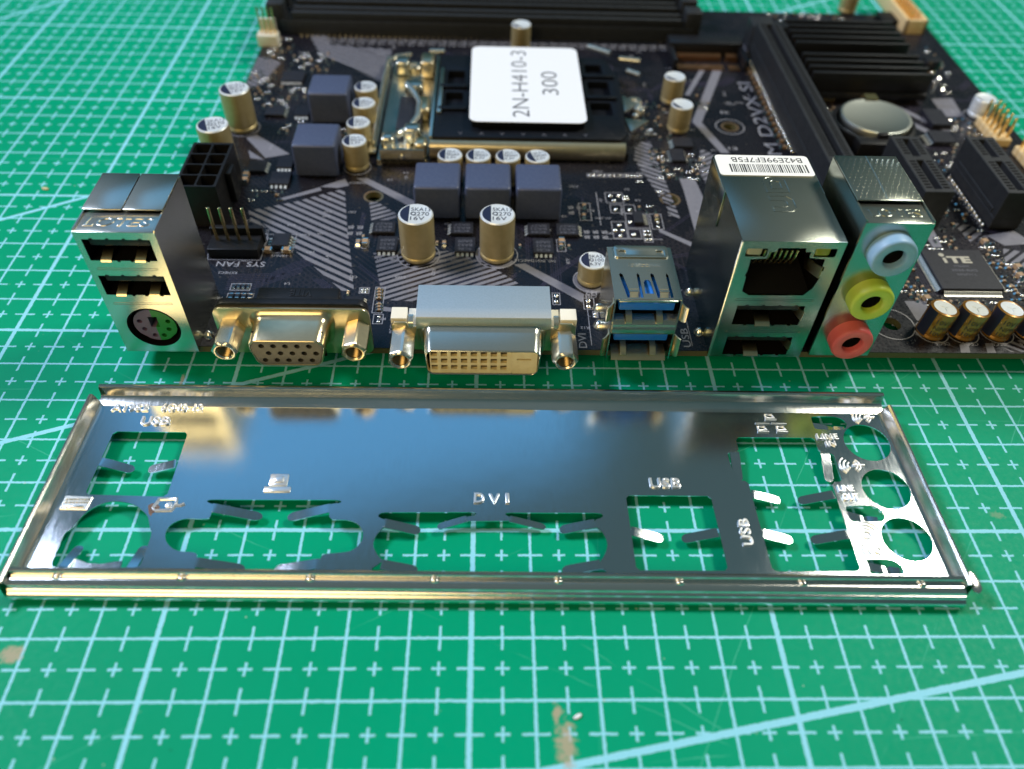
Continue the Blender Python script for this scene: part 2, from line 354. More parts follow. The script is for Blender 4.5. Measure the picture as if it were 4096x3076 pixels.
def make_mat_surface():
    m, nt, b = new_mat('cutting_mat_print'); X.nt = nt
    tc = nt.nodes.new('ShaderNodeTexCoord'); sp = nt.nodes.new('ShaderNodeSeparateXYZ'); nt.links.new(tc.outputs['Object'], sp.inputs[0])
    wob = noise(nt, 1500, 2); ws = nt.nodes.new('ShaderNodeSeparateColor'); nt.links.new(wob.outputs['Color'], ws.inputs[0])
    x = X(sp.outputs[0]) * 1000.0 + (X(ws.outputs[0]) - 0.5) * 0.30
    y = X(sp.outputs[1]) * 1000.0 + (X(ws.outputs[1]) - 0.5) * 0.30
    dx, dy = x.near(10), y.near(10); hx, hy = x.near(10, 5), y.near(10, 5)
    full = dx.lt(0.24).mx(dy.lt(0.215)).mx(x.near(50).lt(0.42)).mx(y.near(50, 20).lt(0.38))
    tick = (hy.lt(0.195) * dx.lt(2.15).mx(hx.lt(1.1))).mx(hx.lt(0.21) * dy.lt(2.05).mx(hy.lt(1.1)))
    dg = None
    for (px, py, ang, hw, x0, x1) in ((15.4, -19.3, 10.35, 0.55, -400, 400), (-90.6, 39.1, 20.3, 0.50, -400, 60), (-118.6, 109.8, 30.4, 0.5, -400, 60), (-167, 223.7, 46.5, 0.5, -400, 400)):
        a = math.radians(ang)
        d = (x * -math.sin(a) + y * math.cos(a) - (-math.sin(a) * px + math.cos(a) * py)).abs().lt(hw)
        dg = d if dg is None else dg.mx(d)
    lines = full.mx(tick).mx(dg)
    wear = X(ramp(nt, noise(nt, 260, 5, 0.7).outputs[0], 0.66, 0.74, 1.0, 0.55)); fine = X(ramp(nt, noise(nt, 5200, 3).outputs[0], 0.30, 0.44, 0.72, 1.0))
    lines = lines * wear * fine
    big = noise(nt, 14, 4); mid = noise(nt, 420, 4, 0.65)
    base = mixc(nt, ramp(nt, big.outputs[0], 0.35, 0.65, 0, 1), (0.0, 0.270, 0.132), (0.0, 0.305, 0.155))
    base = mixc(nt, ramp(nt, mid.outputs[0], 0.62, 0.80, 0, 0.35), base, (0.0, 0.335, 0.185))
    base = mixc(nt, ramp(nt, noise(nt, 330, 3, 0.6).outputs[0], 0.72, 0.76, 0, 0.55), base, (0.004, 0.12, 0.06))
    # scuffs: long thin pale knife marks
    sc = noise(nt, 22, 2, 0.5, stretch=(1.0, 26, 1)); sc.inputs['Distortion'].default_value = 0.6
    base = mixc(nt, ramp(nt, sc.outputs[0], 0.735, 0.76, 0, 0.30), base, (0.06, 0.42, 0.28))
    # thin knife cuts, broken up along their length
    cutm = None
    for (px, py, ang, hw) in ((-50, -14, 27, .10), (40, -8, 61, .09), (74, -2, 52, .10), (-92, 70, -33, .09), (-20, -22, 4, .10), (96, 40, -70, .11), (-98, 20, 12, .09), (20, -6, 84, .08), (-110, 150, 20, .14), (60, -26, -24, .09)):
        a = math.radians(ang); d = (x * -math.sin(a) + y * math.cos(a) - (-math.sin(a) * px + math.cos(a) * py) + (X(big.outputs[0]) - .5) * 5.0).abs().lt(hw, .06)
        cutm = d if cutm is None else cutm.mx(d)
    cutm = cutm * X(ramp(nt, noise(nt, 38, 3, .6).outputs[0], .50, .62, 0, .55))
    base = mixc(nt, cutm.k, base, (0.07, 0.44, 0.30))
    vor = nt.nodes.new('ShaderNodeTexVoronoi'); vor.inputs['Scale'].default_value = 210; vor.inputs['Randomness'].default_value = 1.0; nt.links.new(tc.outputs['Object'], vor.inputs['Vector'])
    dust = X(ramp(nt, vor.outputs['Distance'], .035, .06, 1, 0)) * X(ramp(nt, noise(nt, 60, 2).outputs[0], .5, .6, 0, .6))
    col = mixc(nt, lines.k, base, (0.27, 0.63, 0.74))
    col = mixc(nt, dust.k, col, (0.42, 0.55, 0.48))
    # stains with shapes of their own: tan smears
    def blob(cx, cy, rx, ry, sc_):
        u = (x - cx) * (1.0 / rx); v = (y - cy) * (1.0 / ry)
        d = X.op('SQRT', u * u + v * v) + (X(noise(nt, sc_, 4, 0.7).outputs[0]) - 0.5) * 2.6
        return d.lt(0.75, 0.25)
    st = blob(14.3, -16.5, 1.6, 4.2, 900).mx(blob(13.2, -12.0, 0.7, 1.6, 900)).mx(blob(-71.5, -2.4, 2.2, 1.6, 700)).mx(blob(96.8, 23.5, 1.6, 0.9, 900) * 0.35).mx(blob(-60.6, 55.5, 0.5, 2.2, 1200)).mx(blob(-69.0, 44.6, 1.1, 0.7, 1500))
    col = mixc(nt, (st * 0.75).k, col, (0.46, 0.34, 0.24))
    nt.links.new(col, b.inputs['Base Color'])
    nt.links.new(ramp(nt, noise(nt, 900, 4, 0.65).outputs[0], 0.3, 0.7, 0.36, 0.54), b.inputs['Roughness'])
    b.inputs['Specular IOR Level'].default_value = 0.06
    bp = nt.nodes.new('ShaderNodeBump'); bp.inputs['Strength'].default_value = 0.5; bp.inputs['Distance'].default_value = 0.00003
    nt.links.new((lines * 0.6 + X(noise(nt, 3200, 3, 0.6).outputs[0]) * 0.5).k, bp.inputs['Height']); nt.links.new(bp.outputs[0], b.inputs['Normal'])
    return m
matm = make_mat_surface()
# ------------------------------------------------------------------ cutting mat
mb = MB(); mb.box(-300, 300, -150, 450, -3.0, 0.0)
cm = mb.obj('cutting_mat', None, matm, smooth=0); cm['kind'] = 'structure'; cm['label'] = 'green self-healing cutting mat with pale blue centimetre grid'

# ------------------------------------------------------------------ I/O shield
PZ = 2.2
sh = thing('io_shield', 'brushed silver steel port cover plate with cutouts lying flat in front of the motherboard', 'port cover', (4, 28, 0))
HOLES = {
'USB1': [(-68.8, 40.3), (-54.8, 40.2), (-54.8, 25.5), (-69.3, 25.9)],
'PS2': [(-70.0, 11.4), (-70.0, 18.1), (-69.1, 18.7), (-68.8, 19.8), (-67.9, 22.2), (-65.6, 24.2), (-63.0, 24.6), (-59.7, 23.8), (-56.9, 21.5), (-56.0, 19.3), (-55.2, 17.9), (-55.3, 11.4)],
'VGA': [(-47.5, 24.5), (-47.2, 24.9), (-24.0, 24.9), (-23.6, 24.5), (-23.9, 24.2), (-25.7, 24.1), (-25.5, 22.5), (-25.3, 20.8), (-21.6, 20.7), (-20.0, 19.9), (-19.1, 18.4), (-19.0, 16.8), (-19.7, 15.4), (-20.8, 14.5), (-22.5, 14.2), (-25.4, 14.0), (-25.7, 13.2), (-25.7, 12.5), (-26.2, 12.3), (-26.1, 10.8), (-46.3, 10.9), (-46.5, 12.9), (-46.5, 14.3), (-49.9, 14.4), (-51.7, 15.5), (-52.8, 17.0), (-53.0, 18.9), (-52.0, 20.3), (-50.2, 21.0), (-46.1, 20.8), (-46.1, 22.3), (-45.9, 22.5), (-46.2, 23.9), (-47.0, 24.2)],
'DVI': [(-16.9, 21.6), (-16.4, 22.3), (0.2, 22.4), (0.6, 22.1), (0.2, 21.6), (-1.3, 21.5), (-1.6, 20.5), (6.8, 20.6), (6.5, 21.4), (5.6, 21.9), (5.8, 22.3), (22.7, 22.3), (23.2, 21.7), (22.7, 21.2), (21.5, 20.9), (21.5, 19.5), (22.6, 18.6), (23.4, 16.6), (23.2, 14.9), (22.3, 13.2), (21.7, 12.5), (21.4, 11.3), (22.6, 10.9), (22.8, 10.5), (-16.9, 10.8), (-16.9, 11.3), (-15.0, 12.7), (-15.7, 13.2), (-16.9, 14.9), (-17.2, 16.5), (-16.4, 18.4), (-15.4, 19.4), (-15.5, 20.8), (-16.4, 21.1)],
'USB3': [(27.7, 26.1), (43.3, 26.0), (43.5, 10.8), (27.8, 10.9)],
'LAN': [(50.7, 39.7), (66.3, 39.7), (66.3, 36.1), (68.9, 36.0), (68.8, 29.3), (66.6, 29.2), (66.4, 10.7), (51.1, 10.7), (50.9, 29.4), (48.6, 29.5), (48.3, 36.2), (50.7, 36.1)],
'SL1': [(67.0, 44.8), (67.4, 45.1), (71.9, 45.2), (73.4, 44.4), (73.9, 43.1), (73.1, 41.9), (71.7, 41.7), (67.2, 41.8), (67.0, 42.5)],
'SL2': [(67.5, 23.6), (68.0, 23.9), (72.8, 24.1), (74.1, 23.0), (74.3, 21.7), (73.5, 20.6), (68.0, 20.6), (67.6, 21.2)],
'SL3': [(67.7, 13.1), (72.0, 13.1), (73.6, 12.2), (74.0, 10.8), (73.6, 10.1), (67.6, 10.1), (68.0, 11.6)]}
def soften(p, it=2):
    for _ in range(it):
        q = []
        for i in range(len(p)):
            a, b = Vector(p[i]), Vector(p[(i + 1) % len(p)])
            if (b - a).length > 3.6: q += [tuple(a.lerp(b, .6 / (b - a).length)), tuple(b.lerp(a, .6 / (b - a).length))]
            else: q += [tuple(a.lerp(b, .25)), tuple(a.lerp(b, .75))]
        p = q
    return p
for k_ in ('PS2', 'VGA', 'DVI', 'SL1', 'SL2', 'SL3'): HOLES[k_] = soften(HOLES[k_], 2)
for k_ in ('USB1', 'USB3', 'LAN'): HOLES[k_] = soften(HOLES[k_], 1)
hl = list(HOLES.values()) + [circle(76.4, 38.6, 4.45, 36), circle(76.5, 27.7, 4.45, 36), circle(76.6, 17.0, 4.45, 36)]
# flat field: front strip merges under the front rim
outer = [(-74.6, 9.6), (-20, 9.2), (30, 8.9), (82.6, 8.4), (81.3, 46.2), (30, 46.6), (-20, 46.9), (-73.4, 47.3)]
mb = MB(); mb.plate(outer, hl, TOP(PZ), 0.25)
mb.obj('plate', sh, shieldm, smooth=0)

def rim(name, p0, p1, inward, prof, mat_, wav=0.0):
    """sweep a rim profile (distance outward from the inner foot, height) from p0 to p1"""
    p0, p1, iw = Vector((*p0, 0)), Vector((*p1, 0)), Vector((*inward, 0)).normalized()
    n = 40; rings = []
    back = [(d, z - 0.22) for d, z in prof][::-1]
    for i in range(n + 1):
        t = i / n; p = p0.lerp(p1, t); wv = wav * (math.sin(t * 9.1) * 0.5 + math.sin(t * 23 + 1) * 0.25)
        rings.append([p - iw * d + Vector((0, 0, z + (wv if z > 1 else 0))) for d, z in prof] + [p - iw * (d - 0.02) + Vector((0, 0, z + wv)) for d, z in back])
    m_ = MB(); m_.loft(rings, 0, True, True, True)
    return m_.obj(name, sh, mat_, smooth=32)
PB = [(0, 2.2), (0.5, 2.28), (2.0, 2.55), (2.3, 2.75), (2.45, 3.2), (2.6, 4.3), (2.75, 4.62), (3.05, 4.78), (3.4, 4.72), (3.75, 4.5), (3.95, 4.0), (4.15, 2.6), (4.3, 1.0), (4.4, 0.25)]
rim('rim_wall', (-73.9, 46.7), (82.3, 45.9), (0, -1), PB, shieldr, 0.05)
PL = [(0, 2.2), (0.35, 2.32), (0.6, 2.7), (0.95, 3.9), (1.15, 4.5), (1.5, 4.72), (1.9, 4.6), (2.15, 4.1), (2.4, 2.6), (2.6, 1.0), (2.7, 0.2)]
rim('rim_wall', (-73.2, 47.6), (-74.2, 7.6), (1, 0.02), PL, shieldr, 0.04)
PR = [(0, 2.2), (0.35, 2.3), (0.6, 2.6), (1.0, 3.8), (1.25, 4.45), (1.6, 4.7), (2.0, 4.6), (2.3, 4.1), (2.5, 2.6), (2.65, 1.0), (2.75, 0.2)]
rim('rim_wall', (80.9, 46.2), (81.3, 7.0), (-1, 0.01), PR, shieldr, 0.04)
PF = [(0, 2.2), (0.15, 2.4), (0.3, 4.2), (0.45, 4.55), (0.8, 4.7), (1.15, 4.55), (1.28, 4.15), (1.36, 3.72), (1.6, 3.58), (1.9, 3.68), (2.2, 3.66), (3.0, 3.30), (3.12, 3.02), (3.2, 2.86), (3.42, 2.88), (3.62, 2.72), (3.72, 2.42), (3.9, 2.3), (4.08, 2.2), (4.3, 1.9), (4.42, 1.5), (4.34, 1.1), (3.95, 0.75), (3.6, 0.3)]
fr = rim('rim_wall', (-75.0, 10.6), (82.3, 9.0), (0, 1), PF, shieldr, 0.05)
# spring dimples pressed into the front rim
for (bx_, by_) in ((-67.4, 9.0), (-47.3, 8.7), (-26.5, 8.5), (-6.1, 8.3), (14.3, 8.1), (34.5, 7.9), (55.1, 7.7), (75.2, 7.5)):
    mb = MB()
    for k in range(1):
        mb.lathe((0, 0, 0), [(.8, -0.4), (.72, 0.0), (.45, 0.26), (.1, 0.34)], 16, 'z', cap0=False)
    d_ = mb.obj('spring_dimple', fr, shieldr, (bx_, by_ - 0.15, 3.75)); d_.scale = (1.15, 0.6, 1.0)
# folded corner ears
for sg, cx_, cy_ in ((-1, -76.9, 7.4), (1, 84.2, 7.6)):
    mb = MB(); mb.plate([(cx_ - .7, cy_ + 2.0), (cx_ - 1.0, cy_ + .2), (cx_ - .6, cy_ - 1.4), (cx_ + .2, cy_ - 1.7), (cx_ + .9, cy_ - 1.0), (cx_ + 1.0, cy_ + .2), (cx_ + .6, cy_ + 1.6), (cx_, cy_ + 2.3)], [], lambda u, v, d: (u, v, 3.7 - d + (v - cy_) * .12), .25); mb.obj('corner_ear', sh, shieldr, bevel=.06)

# grounding tabs, bent down out of the plate
TABS = [(-69.0, 33.2, -62.8, 32.0), (-55.3, 32.8, -60.1, 31.9), (-46.2, 23.2, -37.4, 21.9), (-25.6, 23.2, -32.9, 21.8), (-15.6, 20.1, -9.3, 19.1), (21.4, 20.1, 15.3, 19.3), (-1.3, 21.0, -6.3, 19.8), (6.6, 21.0, 12.8, 19.9), (27.9, 18.6, 33.4, 17.5), (43.0, 18.3, 36.8, 17.5), (51.1, 26.5, 56.3, 25.6), (51.0, 18.2, 56.4, 17.2), (66.1, 26.4, 59.7, 25.6), (66.2, 18.0, 59.8, 17.3), (49.8, 36.1, 49.5, 29.9), (67.4, 36.1, 66.8, 29.9), (-46.4, 12.4, -38.3, 11.6), (-25.9, 12.2, -33.3, 11.5), (-15.2, 12.0, -9.3, 11.3), (21.6, 12.0, 15.3, 11.3), (-68.0, 11.3, -67.1, 16.2), (-56.7, 11.2, -56.2, 16.2)]
for i, (ax, ay, bx_, by_) in enumerate(TABS):
    a, b = Vector((ax, ay, 0)), Vector((bx_, by_, 0)); d = (b - a); L_ = d.length; d.normalize(); nrm = Vector((-d.y, d.x, 0))
    drop = min(1.0, 0.15 * L_); wd = 1.8 if i not in (6, 7) else 1.3
    if i in (20, 21): wd = 1.7; drop = 1.2
    pts = []; wds = []
    for t, e in ((-0.03, 0), (0.03, 0.0), (0.10, 0.04), (0.5, 0.45), (0.80, 0.79), (0.88, 0.88), (0.94, 0.94), (0.975, 0.975), (0.992, 0.99), (1.0, 1.0)):
        pts.append(a + d * (L_ * t) + Vector((0, 0, PZ - 0.14 - drop * e)))
        wds.append(wd * (1.0 if t < 0.84 else math.sqrt(max(0.03, 1 - ((t - 0.84) / 0.163) ** 2))))
    mb = MB(); mb.strip(pts, wds, 0.25, 0, nrm); mb.obj('spring_tab', sh, shieldm, smooth=60)
for pts in (((66.7, 42.75, 2.06), (69.0, 42.6, 1.7), (71.2, 42.45, 1.05), (71.5, 42.4, 1.25), (73.2, 42.3, 1.75)), ((67.3, 22.1, 2.06), (69.4, 21.7, 1.7), (71.0, 21.4, 1.1), (71.4, 21.4, 1.3), (72.9, 21.3, 1.8)), ((67.7, 11.7, 2.06), (70.0, 11.4, 1.7), (71.6, 11.2, 1.1), (72.0, 11.2, 1.3), (73.4, 11.1, 1.8))):
    mb = MB(); mb.strip(pts, [1.7, 1.6, 1.6, 1.8, 0.9], 0.22, 0, (0.05, 1, 0)); mb.obj('spring_tab', sh, shieldm, smooth=60)
mb = MB(); mb.plate([(-66.9, 10.4), (-66.7, 13.4), (-64.6, 12.6), (-62.2, 12.45), (-60.2, 12.9), (-58.9, 13.0), (-58.7, 10.4)], [], TOP(1.55), 0.25); mb.obj('curved_tongue', sh, shieldm, smooth=0)

# embossed lettering and pictograms
EZ = PZ - 0.02
def emb(name, *texts):
    mb = MB()
    for (t, o, w_, h_, rot, off) in texts:
        xd = Vector((math.cos(rot), math.sin(rot), 0)); yd = Vector((-math.sin(rot), math.cos(rot), 0))
        mb.text(t, (o[0], o[1], EZ), xd, yd, w_, h_, ex=0.40, off=off * .5, sp=1.08)
    return mb.obj(name, sh, shielde, smooth=40)
emb('embossed_lettering', ('A1952', (-70.9, 45.25), 7.0, 1.75, 0, 0.02), ('6G43-12', (-61.4, 45.3), 8.0, 1.85, 0, 0.02))
emb('embossed_lettering', ('USB', (-64.4, 41.75), 5.6, 2.15, 0, 0.03))
emb('embossed_lettering', ('D', (0.0, 24.2), 1.9, 2.2, 0, 0.03), ('V', (2.75, 24.2), 1.9, 2.0, 0, 0.03), ('I', (5.7, 24.2), 0.7, 2.1, 0, 0.02))
emb('embossed_lettering', ('USB', (32.35, 27.6), 5.8, 2.25, 0, 0.03))
emb('embossed_lettering', ('USB', (49.0, 15.6), 5.5, 2.0, math.pi / 2, 0.03))
emb('embossed_lettering', ('LINE', (66.75, 39.2), 4.2, 1.35, 0, 0.02), ('IN', (68.1, 37.55), 1.9, 1.2, 0, 0.02))
emb('embossed_lettering', ('LINE', (67.3, 26.95), 3.0, 1.4, 0, 0.02), ('OUT', (67.6, 25.0), 3.0, 1.5, 0, 0.02))
emb('embossed_lettering', ('MIC', (67.9, 13.95), 3.3, 1.35, 0, 0.02))
def picto(bars, name='embossed_pictogram'):
    mb = MB()
    for pts, r in bars:
        mb.tube([(p[0], p[1], EZ + 0.10) for p in pts], r * 1.25, 8, caps=True)
    return mb.obj(name, sh, shielde, smooth=70)
def arc(cx, cy, r, a0, a1, n=7): return [(cx + r * math.cos(math.radians(a0 + (a1 - a0) * i / n)), cy + r * math.sin(math.radians(a0 + (a1 - a0) * i / n))) for i in range(n + 1)]
def loop(pts): return list(pts) + [pts[0]]
mon = MB()      # monitor: screen frame, inner screen, base
mon.box(-37.2, -33.9, 27.9, 30.4, EZ, EZ + 0.28, r=0.13); mon.box(-36.5, -34.6, 28.4, 29.8, EZ, EZ + 0.6, r=0.25); mon.box(-37.9, -33.1, 26.5, 27.6, EZ, EZ + 0.30, r=0.14)
mon.obj('embossed_pictogram', sh, shielde)
kb = MB(); kb.plate([(-72.6, 22.8), (-68.0, 22.7), (-67.7, 25.3), (-72.4, 25.5)], [], TOP(EZ + 0.2), 0.2)
kb.box(-72.0, -68.5, 23.0, 23.4, EZ + 0.15, EZ + 0.42, r=0.1)
for r_ in range(2):
    for c_ in range(7): kb.lathe((-71.9 + c_ * 0.62, 24.1 + r_ * 0.62, EZ + 0.16), [(0.24, 0), (0.2, 0.2), (0.08, 0.3)], 8)
kb.obj('embossed_pictogram', sh, nickel)
ms_ = MB(); ms_.tube([(p[0], p[1], EZ + 0.1) for p in loop([(-56.5, 23.0), (-55.9, 24.9), (-52.9, 25.0), (-52.7, 23.9), (-53.2, 22.6), (-55.9, 22.5)])], 0.28, 8)
ms_.box(-54.4, -53.4, 23.2, 24.2, EZ, EZ + 0.3, r=0.12); ms_.tube([(-52.6, 23.7, EZ + 0.1), (-51.9, 23.6, EZ + 0.1), (-51.2, 23.95, EZ + 0.1)], 0.26, 8)
ms_.obj('embossed_pictogram', sh, shielde)
mb = MB(); mb.plate([(-57.5, 23.6), (-56.9, 24.1), (-56.0, 23.9), (-55.3, 23.3), (-55.6, 22.5), (-56.3, 22.0), (-56.4, 21.4), (-56.9, 21.9)], [], TOP(PZ + 0.03), 0.05); mb.obj('rust_patch', sh, rust, smooth=0)
def netbox(cx, cy): return [(loop([(cx - 0.7, cy - 0.35), (cx - 0.75, cy + 0.55), (cx + 0.55, cy + 0.6), (cx + 0.9, cy - 0.3)]), 0.17), ([(cx - 1.0, cy - 0.75), (cx + 1.2, cy - 0.78)], 0.2)]
picto(netbox(58.6, 44.9) + netbox(56.4, 41.8) + netbox(60.2, 41.8) + [([(55.4, 43.2), (58.2, 43.15)], 0.14), ([(58.6, 43.2), (61.6, 43.1)], 0.14)])
def speaker_picto(cx, cy, s_):
    return [(arc(cx - 0.4 * s_, cy, 2.0 * s_, 120, 240), 0.17), (arc(cx - 0.2 * s_, cy, 1.4 * s_, 120, 240), 0.16), (arc(cx, cy, 0.8 * s_, 120, 240), 0.15),
            (arc(cx + 0.2 * s_, cy, 1.5 * s_, -60, 60), 0.17), (arc(cx + 0.1 * s_, cy, 1.0 * s_, -60, 60), 0.16), ([(cx + 0.2 * s_, cy), (cx + 2.6 * s_, cy + 0.05)], 0.2)]
picto(speaker_picto(77.6, 44.9, 0.85)); picto(speaker_picto(71.6, 33.0, 0.95))
picto([(loop(arc(69.6, 17.8, 0.75, 0, 330, 10)), 0.17), (loop([(68.1, 15.9), (68.6, 15.6), (69.4, 17.0), (69.0, 17.3)]), 0.13), (arc(69.6, 17.8, 1.4, 0, 110), 0.13), (arc(69.7, 17.9, 1.95, 5, 105), 0.13), (arc(69.8, 18.0, 2.5, 10, 100), 0.13)])
# ------------------------------------------------------------------ motherboard
ZP = 4.8
brd = thing('motherboard', 'black computer motherboard with grey striped print and its metal ports facing the viewer', 'motherboard', (40, 140, 0))
mb = MB()
o_ = [(-71.0, 62.8), (-70.4, 61.4), (-69.0, 60.8), (156.3, 60.8), (156.3, 232.0), (-71.0, 232.0)]
hs_ = [circle(-26.9, 114.7, 2.0, 24), circle(48.9, 115.4, 2.1, 24), circle(71.9, 152.0, 1.9, 24), circle(91.0, 69.6, 2.0, 24)]
mb.plate(o_, hs_, TOP(ZP), 1.6, 0, 1)
board = mb.obj('circuit_board', brd, [pcbm, fr4], smooth=0)
mb = MB()
e_ = o_ + [o_[0]]
for (x0, y0), (x1, y1) in zip(e_[:-1], e_[1:]):
    d = Vector((y1 - y0, x0 - x1, 0)).normalized() * 0.03
    mb.add([(x0 + d.x, y0 + d.y, 3.2), (x1 + d.x, y1 + d.y, 3.2), (x1 + d.x, y1 + d.y, 4.7), (x0 + d.x, y0 + d.y, 4.7)], [(0, 1, 2, 3)])
mb.obj('board_edge', board, fr4, smooth=0)
for (cx, cy, r0, r1, mt) in ((71.9, 152.0, 2.0, 2.6, copper), (48.9, 115.4, 2.15, 2.7, copper), (-26.9, 114.7, 2.05, 2.5, copper)):
    mb = MB(); mb.plate(circle(cx, cy, r1, 28), [circle(cx, cy, r0, 28)], TOP(ZP + 0.03), 0.02); mb.obj('hole_ring', board, mt, smooth=0)
mb = MB()      # soldered through-hole pins under the board carry it on the mat
for (x0, x1, y0, y1, nx, ny) in ((-69, -58, 66, 76, 4, 3), (-45, -28, 64, 70, 6, 2), (-10, 13, 64, 69, 7, 2), (28, 39, 62, 73, 4, 3), (50, 66, 64, 86, 4, 4), (72, 80, 64, 78, 3, 3), (89, 94, 108, 196, 2, 20), (109, 113, 106, 128, 2, 8), (129, 133, 106, 128, 2, 8), (-64, 66, 206, 220, 20, 3), (98, 150, 65, 67, 5, 1)):
    for i in range(nx):
        for j in range(ny):
            cx = x0 + (x1 - x0) * (i / max(1, nx - 1)); cy = y0 + (y1 - y0) * (j / max(1, ny - 1))
            mb.lathe((cx, cy, 0), [(0.25, 0.0), (0.3, 1.8), (0.9, 3.1), (0.9, 3.25)], 6)
pu = mb.obj('solder_pins', board, solder); pu['kind'] = 'stuff'

YF = 59.7
def can(mb, x0, x1, y0, y1, z0, z1, t=0.3, m=0, top=True, r=0.35):
    """folded sheet box open at the front and below: left, right, back walls and lid"""
    mb.box(x0, x0 + t, y0 + 0.31, y1, z0, z1 - 0.02, m); mb.box(x1 - t, x1, y0 + 0.31, y1, z0, z1 - 0.02, m)
    mb.box(x0 + t + .01, x1 - t - .01, y1 - t, y1, z0, z1 - 0.02, m)
    if top: mb.box(x0, x1, y0 + 0.02, y1, z1 - t + 0.02, z1, m, r=0.12)

def usb_well(part, x0, x1, z0, z1, depth, tongue_m, tz, springs, spring_w=1.9, side=None):
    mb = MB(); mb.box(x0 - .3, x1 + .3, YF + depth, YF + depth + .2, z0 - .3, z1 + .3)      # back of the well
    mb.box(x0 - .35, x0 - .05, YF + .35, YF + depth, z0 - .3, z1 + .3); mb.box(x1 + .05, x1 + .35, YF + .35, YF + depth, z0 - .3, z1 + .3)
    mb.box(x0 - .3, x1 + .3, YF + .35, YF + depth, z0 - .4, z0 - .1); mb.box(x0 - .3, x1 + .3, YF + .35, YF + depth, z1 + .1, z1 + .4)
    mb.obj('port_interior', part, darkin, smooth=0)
    mb = MB(); mb.box(x0 + .6, x1 - .6, YF + .9, YF + depth, tz, tz + 1.7, r=0.2); mb.obj('contact_tongue', part, tongue_m)
    for sx in springs:
        mb = MB(); mb.strip([(sx, YF - .12, z0 - .28), (sx, YF + .15, z0 + .12), (sx, YF + .9, z0 + .35), (sx, YF + 2.4, z0 + .95), (sx, YF + 4.2, z0 + .4)], spring_w, 0.22, 0, (1, 0, 0)); mb.obj('shield_spring', part, brass, smooth=60)
    if side:
        mb = MB(); mb.strip([(side, YF - .1, (z0 + z1) / 2), (side - .3, YF + .4, (z0 + z1) / 2), (side - 1.1, YF + 2.6, (z0 + z1) / 2), (side - .3, YF + 4.5, (z0 + z1) / 2)], 2.2, 0.22, 0, (0, 0, 1)); mb.obj('shield_spring', part, brass, smooth=60)
def usb_cut(x0, x1, z0, z1):
    w_ = x1 - x0
    def up(f, hw, h): c = x0 + w_ * f; return [(c + hw, z1), (c + hw * .6, z1 + h), (c - hw * .6, z1 + h), (c - hw, z1)]
    def dn(f, hw, h): c = x0 + w_ * f; return [(c - hw, z0), (c - hw * .6, z0 - h), (c + hw * .6, z0 - h), (c + hw, z0)]
    return [(x0, z0)] + dn(.2, .35, .3) + dn(.42, .35, .3) + dn(.62, .35, .3) + dn(.86, .35, .3) + [(x1, z0), (x1, z1)] + up(.86, .4, .28) + up(.62, .35, .28) + up(.38, .35, .28) + up(.14, .4, .28) + [(x0, z1)]
def seam(part, x0, x1, z, mt, h=0.55):
    """pressed long bead on a front face"""
    mb = MB(); p = rrect(x0, x1, z - h / 2, z + h / 2, h / 2 - .01, 4); n = len(p)
    inn = rrect(x0 + .13, x1 - .13, z - h / 2 + .13, z + h / 2 - .13, h / 2 - .14, 4)
    mb.loft([[(a, YF + .02, b) for a, b in p], [(a * .5 + c * .5, YF - .07, b * .5 + d * .5) for (a, b), (c, d) in zip(p, inn)], [(a, YF + .02, b) for a, b in inn]])
    mb.obj('pressed_bead', part, mt, smooth=60)

# --- keyboard/mouse + USB stack
mb = MB()
x0, x1 = -71.5, -57.0
mb.plate(rect(x0, x1, 4.3, 34.25), [usb_cut(-70.4, -58.3, 27.9, 32.7), usb_cut(-70.4, -58.3, 19.6, 24.3), circle(-64.1, 11.0, 4.95, 40)], FRONT(YF), 0.3)
can(mb, x0, x1, YF, 77.2, 4.3, 34.6, top=False)
mb.box(x0 + .02, x1 - .25, YF + .05, 66.4, 34.0, 34.32, r=0.1)                       # lower step with the maker's name
mb.box(x0, -64.38, 65.6, 77.2, 34.75, 35.05, r=0.1); mb.box(-64.18, x1, 65.6, 77.2, 34.75, 35.05, r=0.1)
ps = mb.obj('keyboard_usb_port_stack', brd, tin, smooth=30)
ps['label'] = 'tall metal stack of two USB ports over a half purple half green round socket'
mb = MB(); mb.text('LOTES', (-70.3, 61.5, 34.3), (1, 0, 0), (0.22, 1, 0), 11.6, 2.6, ex=0.16, off=-0.005); mb.obj('embossed_lettering', ps, tin)
mb = MB(); mb.box(x0 + .5, x1 - .5, 68, 76.6, 5, 34, 0); mb.obj('plastic_body', ps, blackp, smooth=0)
usb_well(ps, -70.4, -58.3, 27.9, 32.7, 7.5, blackg, 30.6, (-67.6, -61.4))
usb_well(ps, -70.4, -58.3, 19.6, 24.3, 7.5, blackg, 22.2, (-67.6, -61.4))
seam(ps, -70.0, -58.8, 25.95, tin); seam(ps, -69.9, -58.6, 17.4, tin)
mb = MB(); mb.lathe((-64.1, YF - .1, 11.0), [(5.15, .12), (5.05, 0.0), (4.85, 0.05), (4.7, .5), (4.7, 5)], 40, 'y', cap0=False, cap1=True); mb.obj('socket_collar', ps, darkin)
pin = [(-66.9, 12.0), (-66.5, 9.9), (-64.95, 8.2), (-63.1, 8.2), (-61.7, 9.9), (-61.3, 12.0)]
